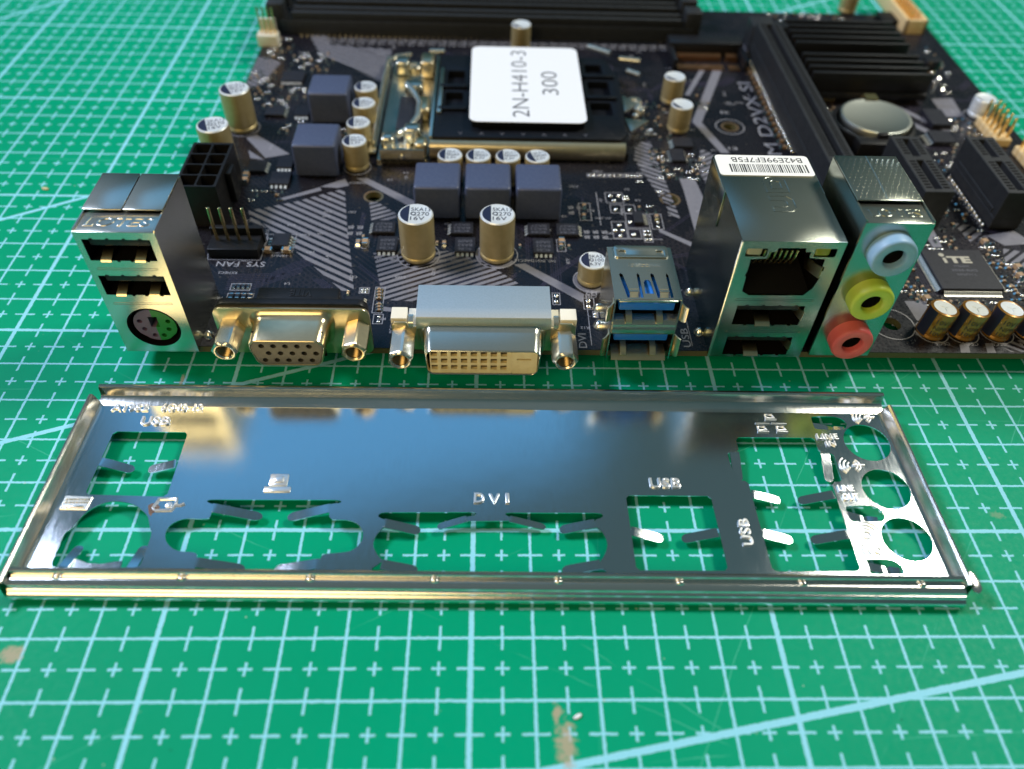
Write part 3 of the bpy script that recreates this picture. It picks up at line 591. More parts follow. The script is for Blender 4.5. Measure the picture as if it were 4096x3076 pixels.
def half(sg):
    a0, a1 = (90, 270) if sg < 0 else (-90, 90)
    pts = circle(-64.1, 11.0, 4.15, 20, math.radians(a0), math.radians(a1))
    pts = [p for p in pts if not (abs(p[0] + 64.1) < 3.4 and abs(p[0] + 64.1) > 2.2 and p[1] < 9.2)]
    if sg < 0: return pts + [(-64.1, 10.5), (-65.0, 10.5), (-65.0, 13.2), (-64.1, 13.2)]
    return pts + [(-64.1, 13.2), (-63.25, 13.2), (-63.25, 10.5), (-64.1, 10.5)]
for sg, mt in ((-1, purple), (1, greenp)):
    mb = MB(); mb.plate(half(sg), [circle(a, b, 0.52, 14) for a, b in pin if (a + 64.1) * sg > 0], FRONT(YF + 0.75), 4.0); mb.obj('socket_insert', ps, mt, smooth=40)

# --- VGA
vg = MB(); FY = 60.3; cx = -36.6
vg.plate(rrect(-52.0, -21.2, 3.6, 15.9, 1.8), [], FRONT(FY), 0.7)
vga = vg.obj('vga_port', brd, brass, bevel=0.12); vga['label'] = 'trapezoid fifteen hole video port with two hex posts'
mb = MB(); mb.plate(rrect(-51.6, -21.6, 4.2, 16.6, 1.9), [], FRONT(FY + .72), 1.6)
mb.obj('rear_flange', vga, blackg, bevel=0.15)
mb = MB(); mb.box(-44.0, -27.6, FY + 2.3, 67.2, ZP, 15.6, r=0.5); mb.text('VITE', (-33.0, 66.3, 15.62), (-1, 0, 0), (0, -1, 0), 4.4, 1.9, ex=0.12); mb.obj('plastic_body', vga, blackg)
d0 = lambda g, z0=7.3, z1=14.25: dshape(cx, 7.75 + g, 6.3 + g, z0 - g, z1 + g, 1.9 + g * .5)
mb = MB()
mb.loft([[(a, FY - .02, b) for a, b in d0(1.1)], [(a, FY - .35, b) for a, b in d0(.55)], [(a, FY - .9, b) for a, b in d0(.22)], [(a, FY - 2, b) for a, b in d0(.12)], [(a, 53.35, b) for a, b in d0(0)], [(a, 53.05, b) for a, b in d0(-.12)], [(a, 52.98, b) for a, b in d0(-.28)], [(a, 53.2, b) for a, b in d0(-.4)], [(a, 54.5, b) for a, b in d0(-.42)]])
mb.obj('port_shell', vga, brass, smooth=50)
hv = [circle(-41.4 + 2.29 * i + (1.1 if r_ == 1 else 0.05 * r_), 12.65 - 1.92 * r_, 0.56, 14) for r_ in range(3) for i in range(5)]
mb = MB(); mb.plate(d0(-.42), hv, FRONT(53.15), 2.6, 0)
mb.box(-43.5, -29.8, 55.7, 55.9, 7.5, 14, 1); mb.obj('contact_insert', vga, [inser, darkin], smooth=40)
mb = MB()
for t_, o2, h_ in (('5', (-43.35, 12.3), .75), ('10', (-42.9, 10.5), .7), ('15', (-42.9, 8.75), .7), ('1', (-30.3, 12.4), .7), ('6', (-30.1, 11.2), .6), ('11', (-31.1, 8.6), .6)):
    mb.text(t_, (o2[0], 53.13, o2[1]), (1, 0, 0), (0, 0, 1), None, h_)
mb.obj('pin_numbers', vga, chiptx, smooth=0)
def hexpost(part, px, pz, mt, ry=53.0, rot=0.0, r=2.75):
    mb = MB(); n = 48
    def hexr(a, g):
        a2 = (a - rot) % (math.pi / 3) - math.pi / 6
        return min(r * 0.866 / math.cos(a2), r * (0.985)) + g
    def ring(fr_, y, rr=None): return [(px + (hexr(2 * math.pi * i / n, 0) * fr_ if rr is None else rr) * math.cos(2 * math.pi * i / n), y, pz + (hexr(2 * math.pi * i / n, 0) * fr_ if rr is None else rr) * math.sin(2 * math.pi * i / n)) for i in range(n)]
    rings = [ring(1.0, FY), ring(1.0, ry + .75), ring(.97, ry + .4), ring(0, ry + .08, 2.12), ring(0, ry, 1.98), ring(0, ry + .05, 1.75), ring(0, ry + .35, 1.5)]
    for k in range(7): rings += [ring(0, ry + .6 + k * .55, 1.5), ring(0, ry + .85 + k * .55, 1.25)]
    rings.append(ring(0, ry + 5.4, .2))
    mb.loft(rings, 0, True, False, True, [0] * 6 + [1] * (len(rings) - 7)); mb.obj('hex_post', part, [mt, bore], smooth=25)
hexpost(vga, -48.9, 10.7, nickel, 53.2, 0.0); hexpost(vga, -23.9, 10.7, brass, 53.2, 0.35)

# --- DVI
mb = MB(); mb.plate([(-17.1, 4.9), (20.1, 4.9), (20.1, 11.6), (19.4, 12.5), (16.9, 12.5), (16.6, 11.4), (-13.7, 11.4), (-14.0, 12.5), (-16.5, 12.5), (-17.1, 11.8)], [], FRONT(FY), 0.7)
dvi = mb.obj('dvi_port', brd, brass, bevel=0.1); dvi['label'] = 'wide rectangular port with cream grid of square holes and two hex posts'
mb = MB()      # folded metal hood over the back
hood = [(59.6, 11.6), (59.45, 12.6), (59.55, 13.6), (60.0, 14.35), (60.9, 14.6), (62.6, 14.7), (69.3, 14.7), (69.5, 14.4), (69.5, 5.2)]
mb.loft([[(x, a, b) for a, b in hood] for x in (-12.0, -11.85, 14.85, 15.0)], 0, False); mb.add([(-12, a, b) for a, b in hood] + [(-12, 60.2, 5.2)], [tuple(range(len(hood) + 1))]); mb.add([(15, a, b) for a, b in hood] + [(15, 60.2, 5.2)], [tuple(range(len(hood) + 1))])
mb.obj('metal_hood', dvi, tin2, smooth=40)
dd = lambda g, x0=-10.15, x1=12.85, z0=5.0, z1=11.95: dshape((x0 + x1) / 2, (x1 - x0) / 2 + g, (x1 - x0) / 2 - .35 + g, z0 - g, z1 + g, 1.5 + g * .4)
mb = MB()
mb.loft([[(a, FY - .02, b) for a, b in dd(1.5)], [(a, FY - .45, b) for a, b in dd(.95)], [(a, FY - 1.1, b) for a, b in dd(.5)], [(a, FY - 2.6, b) for a, b in dd(.35)], [(a, 53.5, b) for a, b in dd(.05)], [(a, 53.1, b) for a, b in dd(-.05)], [(a, 53.0, b) for a, b in dd(-.25)], [(a, 53.25, b) for a, b in dd(-.42)], [(a, 55.5, b) for a, b in dd(-.45)]])
mb.obj('port_shell', dvi, tin, smooth=50)
sq = []
for r_ in range(3):
    for i in range(8):
        a, b = -8.25 + 1.965 * i, 10.85 - 1.86 * r_; sq.append(rect(a - .62, a + .62, b - .6, b + .6))
sq.append(rect(8.1, 10.95, 9.35, 9.8))
mb = MB(); mb.plate(rrect(-9.1, 7.05, 5.55, 11.6, .25), sq[:24], FRONT(53.22), .75, 0); mb.plate(rrect(7.07, 12.15, 5.6, 11.6, .4), sq[24:], FRONT(53.12), .85, 0)
mb.box(-9.0, 12.0, 53.99, 54.2, 5.6, 11.55, 1)
mb.obj('contact_insert', dvi, [ivory, dvidk], smooth=0)
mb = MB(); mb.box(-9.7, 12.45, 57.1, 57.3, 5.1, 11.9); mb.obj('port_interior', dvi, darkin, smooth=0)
hexpost(dvi, -15.0, 8.6, nickel, 53.2, 0.30); hexpost(dvi, 17.8, 8.6, nickel, 53.2, 0.0)
for a, b in ((-17.2, -14.0), (17.0, 20.3)):
    mb = MB(); mb.box(a, b, FY + .72, 64.4, ZP, 13.0, r=0.12); mb.obj('mounting_block', dvi, whitep)
for xx in (-13.2, 16.1):
    mb = MB(); mb.strip([(xx, FY - .05, 11.2), (xx, FY - .05, 12.2), (xx, FY + .5, 12.7), (xx, FY + 2.0, 12.75), (xx, FY + 2.6, 11.6)], 1.0, .3, 0, (1, 0, 0)); mb.obj('fixing_clip', dvi, nickel, smooth=60)
mb = MB(); mb.box(-13.9, 16.9, FY + .75, 66, ZP, 11.2); mb.obj('plastic_body', dvi, whitep, smooth=0)

# --- double USB 3
mb = MB(); x0, x1, y0, y1 = 26.7, 39.9, 58.2, 74.6
tip = lambda x, a: [(x, 58.55), (x + .55, 58.75), (x + .5 + a, 66.0), (x + .1 + a, 66.5), (x - .25 + a, 66.0)]
cut = [tip(30.05, -1.5), tip(32.4, -.35), tip(36.35, -.9), tip(38.4, -.1)]
cut[1] = [(31.78, 59.0), (32.35, 59.0), (32.3, 65.8), (32.0, 66.4), (31.78, 65.8)]; cut[0] = [(29.2, 59.0), (29.8, 59.0), (29.0, 65.8), (28.6, 66.4), (28.3, 65.8)]
cut[2] = [(35.1, 59.0), (35.7, 59.0), (35.2, 65.8), (34.8, 66.4), (34.5, 65.8)]; cut[3] = [(37.63, 59.0), (38.2, 59.0), (38.1, 65.8), (37.8, 66.4), (37.63, 65.8)]
cut[0] = [(29.2, 59.0), (31.7, 59.0), (31.7, 60.7), (29.75, 60.7), (29.0, 65.8), (28.6, 66.4), (28.3, 65.8)]; cut[2] = [(35.1, 59.0), (37.55, 59.0), (37.55, 60.7), (35.65, 60.7), (35.2, 65.8), (34.8, 66.4), (34.5, 65.8)]
cut.append([(32.85, 60.2), (34.55, 60.2), (34.3, 63.8), (33.9, 64.3), (33.3, 64.3), (32.95, 63.8)])
mb.plate(rect(x0 + .02, x1 - .02, y0 + .3, y1), cut, TOP(21.0), .3)
mb.box(x0, x0 + .3, y0 + .1, y1, ZP, 20.9); mb.box(x1 - .3, x1, y0 + .1, y1, ZP, 20.9); mb.box(x0 + .31, x1 - .31, y1 - .3, y1 - .01, ZP, 20.68)
mb.box(x0 + .9, x1 - .9, y0 - .1, y0 + .25, 20.45, 20.98, r=.12)
u3 = mb.obj('usb3_port_stack', brd, tin, smooth=30); u3['label'] = 'metal stack of two USB ports with blue tongues'
mb = MB(); mb.plate(rrect(28.0, 39.0, 71.0, 74.75, .7), [rrect(28.9, 30.4, 71.6, 73.2, .25), rrect(36.6, 38.1, 71.6, 73.2, .25)], TOP(21.32), .28); mb.obj('rear_cover', u3, tin, bevel=.06)
mb = MB(); mb.text('FOXCONN', (30.3, 68.4, 21.0), (1, 0, 0), (0, 1, 0), 6.6, .9, ex=.06); mb.obj('embossed_lettering', u3, tin, smooth=0)
for sx in (30.7, 36.6):
    mb = MB(); mb.strip([(sx, 61.6, 20.9), (sx, 60.7, 20.8), (sx, 60.0, 20.3), (sx, 59.4, 20.15), (sx, 58.95, 20.5)], 1.7, .25, 0, (1, 0, 0)); mb.obj('shield_spring', u3, brass, smooth=60)
for zt, zs, dp in ((18.0, 15.6, 0), (9.75, 6.8, 0)):
    mb = MB(); mb.box(27.8, 38.7, 58.6, 70, zt, zt + 1.85, r=.3); mb.obj('contact_tongue', u3, bluep)
    for sx in (30.1, 36.2):
        mb = MB(); mb.strip([(sx, 58.0, zs - .5), (sx, 58.2, zs + .2), (sx, 59.4, zs + .9), (sx, 62, zs + 1.4), (sx, 64, zs + .6)], 1.25, .25, 0, (1, 0, 0)); mb.obj('shield_spring', u3, brass, smooth=60)
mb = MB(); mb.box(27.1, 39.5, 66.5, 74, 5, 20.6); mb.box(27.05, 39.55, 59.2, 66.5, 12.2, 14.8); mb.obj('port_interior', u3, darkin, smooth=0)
mb = MB(); mb.strip([(33.3, 60.5, 15.4), (33.3, 58.4, 15.2), (33.3, 58.0, 14.6), (33.3, 58.1, 12.3), (33.3, 58.5, 11.9)], 12.6, .28, 0, (1, 0, 0)); mb.obj('middle_shield', u3, tin, smooth=50)
mb = MB(); mb.strip([(33.3, 61, 6.4), (33.3, 58.6, 6.2), (33.3, 57.7, 5.6), (33.3, 57.4, 5.3)], 11.2, .28, 0, (1, 0, 0)); mb.obj('bottom_lip', u3, brass, smooth=50)
for sg, xx in ((-1, 26.8), (1, 39.8)):
    for za, zb in ((15.6, 19.9), (6.0, 11.6)):
        mb = MB(); zc = (za + zb) / 2; mb.strip([(xx, 60.2, zc), (xx + sg * .15, 58.8, zc), (xx + sg * .8, 57.9, zc), (xx + sg * 1.4, 57.5, zc)], [zb - za, zb - za, zb - za - .4, zb - za - .8], .28, 0, (0, 0, 1)); mb.obj('side_flap', u3, brass, smooth=60)

# --- network + USB stack
mb = MB(); x0, x1 = 48.5, 67.9
rj = [(55.6, 32.8), (60.7, 32.8), (60.8, 32.0), (61.8, 31.9), (61.9, 30.6), (65.0, 30.3), (65.0, 28.6), (65.5, 28.4), (65.5, 27.6), (65.0, 27.3), (65.0, 26.2), (65.4, 25.9), (64.8, 23.2), (63.5, 21.4), (52.8, 21.3), (51.3, 22.3), (51.2, 25.9), (50.8, 26.2), (51.1, 27.2), (51.0, 30.1), (54.0, 30.3), (54.1, 31.8), (55.2, 31.9)]
def lan_usb(z0, z1): return usb_cut(51.35, 64.9, z0, z1)
mb.plate(rect(x0 + .05, x1 - .02, 4.25, 34.2), [rj[::-1], rrect(49.7, 53.7, 30.75, 32.6, .3), rrect(62.5, 66.6, 30.8, 32.75, .3), lan_usb(13.5, 18.6), lan_usb(4.95, 10.05)], FRONT(YF), .3)
can(mb, x0, x1, YF, 88.3, 4.3, 34.3)
lan = mb.obj('network_usb_port_stack', brd, tin3, smooth=30); lan['label'] = 'tall metal stack with network socket over two USB ports and a barcode label'
mb = MB(); mb.lathe((48.72, 59.95, 4.3), [(.34, 0), (.34, 29.7)], 12); mb.obj('folded_corner', lan, nickel)
for xx, sg in ((48.5, -1), (67.9, 1)):
    mb = MB(); mb.box(min(xx, xx + sg * .25), max(xx, xx + sg * .25), 75.2, 88.0, 26.0, 34.22, r=.1); mb.obj('side_flap', lan, tin3)
mb = MB(); mb.plate(rrect(48.6, 67.85, 80.9, 88.3, .9), [], TOP(34.42), .1); lab = mb.obj('barcode_label', lan, labelm, smooth=0)
mb = MB(); mb.text('B42E99EF7F5B', (66.4, 87.4, 34.44), (-1, 0, 0), (0, -1, 0), 14.6, 1.75)
lr = random.Random(5); xx = 51.0
while xx < 66.9:
    w_ = lr.choice((.12, .14, .2, .26, .34)); mb.add([(xx, 82.0, 34.44), (xx + w_, 82.0, 34.44), (xx + w_, 84.9, 34.44), (xx, 84.9, 34.44)], [(0, 1, 2, 3)]); xx += w_ + lr.choice((.14, .18, .26, .34))
mb.obj('label_print', lan, inkb, smooth=0)
mb = MB()      # outlined letters pressed into the lid, reading away from the viewer
def outline(pts, r=.1): mb.tube([(p[0], p[1], 34.3) for p in loop(pts)], r, 6, caps=False)
outline([(56.6, 68.9), (60.0, 68.9), (61.1, 69.9), (61.1, 73.0), (60.0, 74.0), (56.6, 74.0), (56.6, 72.5), (59.3, 72.5), (59.7, 72.0), (59.7, 70.9), (59.3, 70.4), (56.6, 70.4)])
outline([(56.7, 75.2), (61.1, 75.2), (61.1, 79.4), (60.1, 80.4), (57.7, 80.4), (56.7, 79.4)]); outline([(57.9, 76.5), (59.9, 76.5), (59.9, 78.8), (59.4, 79.2), (58.4, 79.2), (57.9, 78.8)])
mb.obj('embossed_lettering', lan, tin3)
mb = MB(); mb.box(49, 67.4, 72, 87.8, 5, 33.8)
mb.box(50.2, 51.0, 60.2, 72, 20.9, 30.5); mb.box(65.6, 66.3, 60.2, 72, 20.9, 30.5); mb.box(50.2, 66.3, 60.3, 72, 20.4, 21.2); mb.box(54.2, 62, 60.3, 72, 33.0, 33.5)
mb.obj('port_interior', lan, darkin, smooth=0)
mb = MB(); mb.add([(51.2, 60.2, 21.35), (64.9, 60.2, 21.35), (64.3, 71, 23.6), (51.8, 71, 23.6)], [(0, 1, 2, 3)]); mb.obj('socket_floor', lan, blackg, smooth=0)
for i in range(8):
    mb = MB(); px = 53.3 + i * 1.02; mb.tube([(px, 62.0, 30.6), (px, 62.3, 28.6), (px, 63.6, 26.2), (px, 67.5, 24.9)], .22, 6); mb.obj('contact_wire', lan, gold)
mb = MB(); mb.strip([(65.1, YF - .05, 27.1), (64.6, YF + .8, 27.0), (63.4, YF + 3.4, 26.8), (64.2, YF + 6, 26.8)], 2.6, .22, 0, (0, 0, 1)); mb.obj('shield_spring', lan, brass, smooth=60)
for a, mt in ((49.9, ledc), (62.6, ledg)):
    mb = MB(); mb.box(a, a + 3.0, YF + .1, YF + 4.5, 30.8, 33.0, r=.55, seg=4); mb.obj('status_lamp', lan, mt)
    mb = MB(); mb.box(a - .6, a + 4.4, YF + 4.6, YF + 4.8, 30.4, 33.2); mb.obj('lamp_recess', lan, darkin, smooth=0)
usb_well(lan, 51.35, 64.9, 13.5, 18.6, 7.5, blackg, 16.6, (57.6,), 3.0, 65.0)
usb_well(lan, 51.35, 64.9, 4.95, 10.05, 7.5, blackg, 8.1, (57.4,), 3.0, 65.0)
seam(lan, 50.5, 66.0, 20.15, tin3); seam(lan, 50.6, 65.9, 11.6, tin3)

# --- audio jacks
mb = MB(); x0, x1 = 69.7, 82.3
mb.plate(rect(x0 + .05, x1, 4.9, 38.6), [], FRONT(YF), .3)
can(mb, x0, x1, YF, 80.6, 4.9, 39.0, top=False)
mb.box(x0 + .4, x1, YF + .05, 66.4, 38.35, 38.66, r=.1); mb.box(x0, x1 - .3, 65.7, 80.6, 39.1, 39.4, r=.1)
au = mb.obj('audio_jack_stack', brd, tin3, smooth=30); au['label'] = 'tall metal block with blue, lime and pink round audio jacks'
mb = MB(); mb.text('LOTES', (71.4, 61.6, 38.64), (1, 0, 0), (-.1, 1, 0), 9.6, 2.4, ex=.16, off=-.005); mb.obj('embossed_lettering', au, tin3)
mb = MB()
for j in range(13):
    for i in range(11): mb.lathe((70.5 + i * 1.08 + (.5 if j % 2 else 0), 66.7 + j * 1.06, 39.38), [(.2, 0), (.16, .07), (.06, .1)], 6, cap0=False)
ed_ = mb.obj('embossed_dots', au, tin3); ed_['kind'] = 'stuff'
mb = MB(); mb.tube([(75.4, 66.0, 39.4), (75.7, 72, 39.42), (75.9, 80.4, 39.4)], .09, 6); mb.obj('lid_seam', au, tin3)
mb = MB(); mb.box(x0 + .5, x1 - .5, 62, 80.1, 5.1, 38.2); mb.obj('plastic_body', au, blackp, smooth=0)
for zz in (30.2, 21.5, 12.0):
    mb = MB(); mb.box(x0 - .02, x0 + .25, YF - .03, YF + .9, zz, zz + 3.6, r=.08); mb.obj('edge_clip', au, tin3)
for cz, mt in ((32.7, jblue), (21.7, jlime), (10.75, jpink)):
    mb = MB(); mb.lathe((76.15, 56.7, cz), [(4.15, 3.3), (4.15, .55), (4.02, .2), (3.75, .02), (3.4, 0), (2.35, .05), (2.1, .2), (1.98, .6), (1.98, 6)], 44, 'y', cap0=False, cap1=False)
    j_ = mb.obj('jack_ring', au, mt, smooth=50)
    mb = MB(); mb.lathe((76.15, 58.2, cz), [(1.97, 0), (1.9, .1), (1.5, 4)], 24, 'y', cap0=False, cap1=True); mb.obj('jack_bore', au, darkin)
# solder fillets of the port legs
for sx, sy, r_ in ((-55.8, 64.0, 1.2), (26.5, 73.6, 1.3), (26.4, 68.2, 1.5), (47.7, 79.2, 1.2), (47.6, 66.3, 1.2), (41.0, 70, 1.2)):
    mb = MB(); mb.lathe((sx, sy, ZP), [(r_, .02), (r_ * .9, .35), (r_ * .6, .9), (r_ * .2, 1.3)], 16); mb.obj('solder_joint', brd, solder)
# ------------------------------------------------------------------ silkscreen artwork
SZ = ZP + 0.03
sk = MB(); skw = MB()
def poly(pts, z=SZ, mbx=None): (mbx or sk).add([(p[0], p[1], z) for p in pts], [tuple(range(len(pts)))])
def clip_stripe(pg, d, o0, o1):
    """part of polygon pg with o0 <= p.d <= o1"""
    def cut(pts, f):
        out = []
        for i in range(len(pts)):
            a, b = pts[i], pts[(i + 1) % len(pts)]; fa, fb = f(a), f(b)
            if fa >= 0: out.append(a)
            if fa * fb < 0: t = fa / (fa - fb); out.append((a[0] + (b[0] - a[0]) * t, a[1] + (b[1] - a[1]) * t))
        return out
    p = cut(pg, lambda q: q[0] * d[0] + q[1] * d[1] - o0)
    return cut(p, lambda q: o1 - q[0] * d[0] - q[1] * d[1]) if len(p) > 2 else []
def stripes(pg, ang, period, duty=0.56, phase=0.0):
    a = math.radians(ang + 90); d = (math.cos(a), math.sin(a)); v = [p[0] * d[0] + p[1] * d[1] for p in pg]
    k = math.floor(min(v) / period)
    while k * period < max(v):
        c = clip_stripe(pg, d, (k + phase) * period, (k + phase + duty) * period)
        if len(c) > 2: poly(c)
        k += 1
stripes([(-56.9, 107.8), (-46, 112.0), (-36.0, 117.3), (-34.4, 117.0), (-31.8, 101.0), (-29.6, 90), (-27.5, 78.4), (-30.2, 78.5)], -32.5, 1.92)
stripes([(-42.2, 97.1), (-56.9, 107.8), (-30.2, 78.5), (-38.6, 83.4), (-42.8, 89.1)][:0] or [(-50, 100.2), (-55.1, 102.8), (-56.9, 107.8), (-42.0, 90)], -32.5, 1.92)
stripes([(-27.7, 112.3), (-26.2, 112.8), (-20.4, 107.4), (-20.5, 105.0), (-26.4, 104.7)], 27, 1.57)
stripes([(-24.6, 92.0), (-9.9, 92.8), (-6.0, 93.2), (2.6, 88.0), (9.2, 81.7), (-4, 76.0), (-13.5, 75.2), (-20.8, 75.6)], 26.5, 1.57)
stripes([(45.3, 143.3), (47.5, 142.9), (48.4, 130), (50.2, 107.0), (48.6, 107.6), (45.4, 120.0), (41.8, 133.9), (42.9, 140.1)], -33, 1.75, .6)
stripes([(61.1, 140.1), (64.9, 136.4), (59.6, 122.7), (58.8, 128)], 33, 1.75, .6)
stripes([(-57.7, 207), (-51.4, 206), (-50.2, 199.2), (-29.4, 196.5), (-28.6, 173.2), (-52.0, 192.7)], -37, 1.75, .62)
stripes([(-70.9, 190), (-63, 186), (-66, 172), (-70.9, 168)], -36, 1.75, .6)
stripes([(119.5, 107.0), (123.9, 106.2), (126.2, 101.0), (120.9, 99.3)], 38, 1.9, .6)
stripes([(128.1, 96.9), (136, 94.6), (134, 88.2), (124.9, 89.0)], 38, 1.9, .6)
stripes([(72, 206), (88, 206), (88, 196), (78, 199)], 33, 1.75, .6)
stripes([(112, 63.4), (122, 66), (126, 61.2), (114, 61.2)], -35, 1.6, .5)
for q in ([(-50.2, 113.2), (-50.3, 111.9), (-40.3, 117.0), (-40.9, 118.4)], [(-40.9, 118.6), (-35, 122.4), (-33.6, 119.4), (-36.4, 118.2)],
          [(-32.2, 122.7), (-29.4, 122.9), (-17.1, 113.5), (-18.2, 111.2)], [(8.2, 88.4), (10.9, 88.8), (23.9, 78.2), (23.2, 75.5)], [(-18.2, 111.2), (-17.1, 113.5), (-15, 112), (-15, 109.6)],
          [(52.8, 125.3), (56.9, 125.4), (57.8, 115.3), (54.4, 100), (53.0, 102), (53.1, 119.2)], [(44.3, 103.0), (51.9, 97.3), (51.3, 95.8), (44.1, 101.6)],
          [(70.7, 190.1), (72.6, 190.2), (63.2, 170.0), (61.7, 170.3)], [(73.7, 187.5), (76.4, 186.7), (64.0, 154.0), (69.0, 137.9), (66.5, 137.9), (61.3, 154.6)],
          [(-64.5, 141.5), (-62.0, 143.2), (-51.2, 133.7), (-57.3, 131.6)], [(-62.6, 135.4), (-57.4, 130.6), (-61.3, 131.4)],
          [(103.7, 63.5), (105.6, 63.5), (105.0, 60.9), (102.9, 60.9)], [(109.4, 63.8), (111.0, 63.8), (110.6, 60.9), (108.7, 60.9)], [(96.5, 77.2), (101.5, 77.2), (99.5, 69), (97, 71)], [(101, 63.2), (103, 62.0), (95.5, 67.2), (95.0, 66.2)],
          [(110.5, 104), (113.5, 104), (113.0, 97), (110.6, 97)], [(126, 102), (134, 104), (137, 99), (129, 98)], [(-20.5, 73.4), (-20.5, 72.0), (-17.4, 71.7), (-17.4, 72.9)],
          [(138.3, 170.9), (145.2, 171.5), (144.2, 160.2), (138.1, 160.1)], [(118, 165.5), (120, 166.5), (133, 149), (131, 148)], [(122, 168), (124, 169), (137, 152), (135.5, 151)]): poly(q)
for (cx_, cy_, r_) in ((-14, 91.4, 5.0), (4.3, 91.8, 5.0), (25.7, 83.0, 4.1), (99.0, 67.2, 3.6), (105.6, 67.0, 3.6), (113.4, 67.2, 3.6), (120.6, 67.2, 3.6), (91, 69.6, 5.0), (71.9, 152, 4.2), (148.3, 160.8, 3.9), (-32.4, 127.8, 3.6), (-66.3, 146.7, 4.6)):
    skw.plate(circle(cx_, cy_, r_, 30), [circle(cx_, cy_, r_ - .22, 30)], TOP(SZ + .01), .01)
poly(circle(25.9, 82.6, 4.1, 30)); poly([(p[0], p[1]) for p in circle(-14, 91.4, 5.0, 24, math.radians(150), math.radians(330))]); poly(circle(4.3, 91.8, 5.0, 24, math.radians(150), math.radians(330)))
def frame(x0, x1, y0, y1, t=.16):
    skw.plate(rect(x0, x1, y0, y1), [rect(x0 + t, x1 - t, y0 + t, y1 - t)], TOP(SZ + .01), .01)
def seg(a, b, t=.16):
    a, b = Vector(a), Vector(b); n = Vector((-(b - a).y, (b - a).x)).normalized() * t / 2
    poly([a + n, b + n, b - n, a - n], SZ + .01, skw)
def silk_t(t, o, w_, h_, rot=180, mbx=None):
    a = math.radians(rot); (mbx or skw).text(t, (o[0], o[1], SZ + .012), (math.cos(a), math.sin(a), 0), (-math.sin(a), math.cos(a), 0), w_, h_, off=.004)
silk_t('SYS_FAN', (-48.8, 88.5), 11.0, 2.1); silk_t('DVI', (23.2, 61.3), 4.3, 1.7, 90); silk_t('USB_', (45.6, 61.8), 7.5, 1.9, 90); silk_t('U32', (27.8, 79.6), 3.6, 1.7)
silk_t('H410M D2VX SI', (83.6, 116.5), 62.5, 4.0, 90); silk_t('DB_DQ1', (-18.9, 90.2), 4.6, .9); silk_t('DAEC13', (-7.5, 89.9), 4.6, .8); silk_t('DC_DQ1', (-1.5, 90.0), 4.8, .8); silk_t('DAEC12', (13.0, 90.3), 4.6, .9); silk_t('DD_DQ1', (18.0, 90.3), 4.6, .9)
for i, t in enumerate(('CEC5', 'CEC1', 'CEC8', 'CEC6')): silk_t(t, (101.6 + i * 6.2, 64.0), 3.2, .95)
silk_t('FANU1', (-44.4, 90.9), 3.4, .8); silk_t('RKMEC2', (-54.5, 84.6), 4.2, .8); silk_t('DC_DH1', (32.8, 107.3), 4.0, .7); silk_t('DAEC5', (-29.5, 121.0), 4.2, .8); silk_t('SJ', (73.2, 161), 2.4, 1.6); silk_t('E1', (71.5, 141), 2.4, 1.4)
for cx_, cy_ in ((-31.2, 99.2), (-29.0, 99.2), (-31.2, 101.6), (-29.0, 101.6), (26.0, 101), (28.2, 101), (30.4, 101), (26.0, 99), (28.2, 99), (30.4, 99), (22.8, 111), (25, 111), (22.8, 108.8)): silk_t('8R', (cx_ + .9, cy_ + .8), 1.5, 1.3)
ar = random.Random(3)
for k in range(34):     # rows of small print along the memory sockets
    silk_t(ar.choice(('MR12', 'MC38', 'DR7', 'MR41', 'DC20')), (-48 + k * 3.3, 203.3), 2.6, 1.5); silk_t(ar.choice(('R3', 'C8', 'DR9', 'C41')), (-48.6 + k * 3.3, 200.9), 2.2, 1.2)
for q in (((24.2, 78.2), (24.2, 62)), ((45.6, 62.2), (45.6, 88)), ((44.6, 80), (44.6, 84)), ((44.6, 80), (46.4, 80)), ((24.8, 71), (24.2, 71)), ((-62.2, 88.8), (-50.2, 88.8)), ((-50.2, 88.8), (-50.0, 97.6)), ((-62.2, 88.8), (-62.6, 91)), ((30.0, 104), (30.0, 118)), ((30.0, 98.6), (44.6, 98.6))): seg(*q)
for q in ((32.2, 36.8, 113.4, 118.0), (33.0, 36.0, 109.1, 112.8), (36.4, 39.4, 109.1, 112.8), (32.6, 36.2, 98.8, 105.6), (36.4, 39.6, 98.8, 102.6), (36.4, 42.2, 103.0, 109.0), (40.0, 42.2, 97.4, 102.6), (42.6, 45.6, 102.6, 109.0), (23.4, 25.9, 73.2, 77.0), (25.2, 26.4, 70.6, 72.6), (16.6, 18.4, 74.6, 78.6), (-26.4, -24.1, 77.6, 79.7), (-22.4, -20.2, 67.9, 71.0), (-22.9, -20.6, 71.3, 79.9), (-54.9, -50.4, 78.2, 80.6), (-55.0, -49.2, 74.9, 77.3), (-50.4, -43.4, 91.4, 98.6), (-29.2, -26.0, 93.9, 97.0), (18.6, 20.8, 93.4, 98.0), (25.0, 28.0, 105.8, 113.2), (28.3, 30.8, 125.0, 126.7), (31.2, 33.6, 125.0, 126.7), (34.0, 38.0, 125.1, 126.8), (38.3, 43.0, 125.1, 126.9)): frame(*q)
s1 = sk.obj('silkscreen_artwork', board, silk, smooth=0, normals=False); s1['kind'] = 'stuff'
s2 = skw.obj('silkscreen_print', board, silkw, smooth=0, normals=False); s2['kind'] = 'stuff'
tr = MB()
def tracks(pts, n, gap):
    for k in range(n):
        for a, b in zip(pts[:-1], pts[1:]):
            A, B = Vector(a) + Vector((0, -gap * k)), Vector(b) + Vector((0, -gap * k)); nn = Vector((-(B - A).y, (B - A).x)).normalized() * .11
            poly([A + nn, B + nn, B - nn, A - nn], ZP + .012, tr)
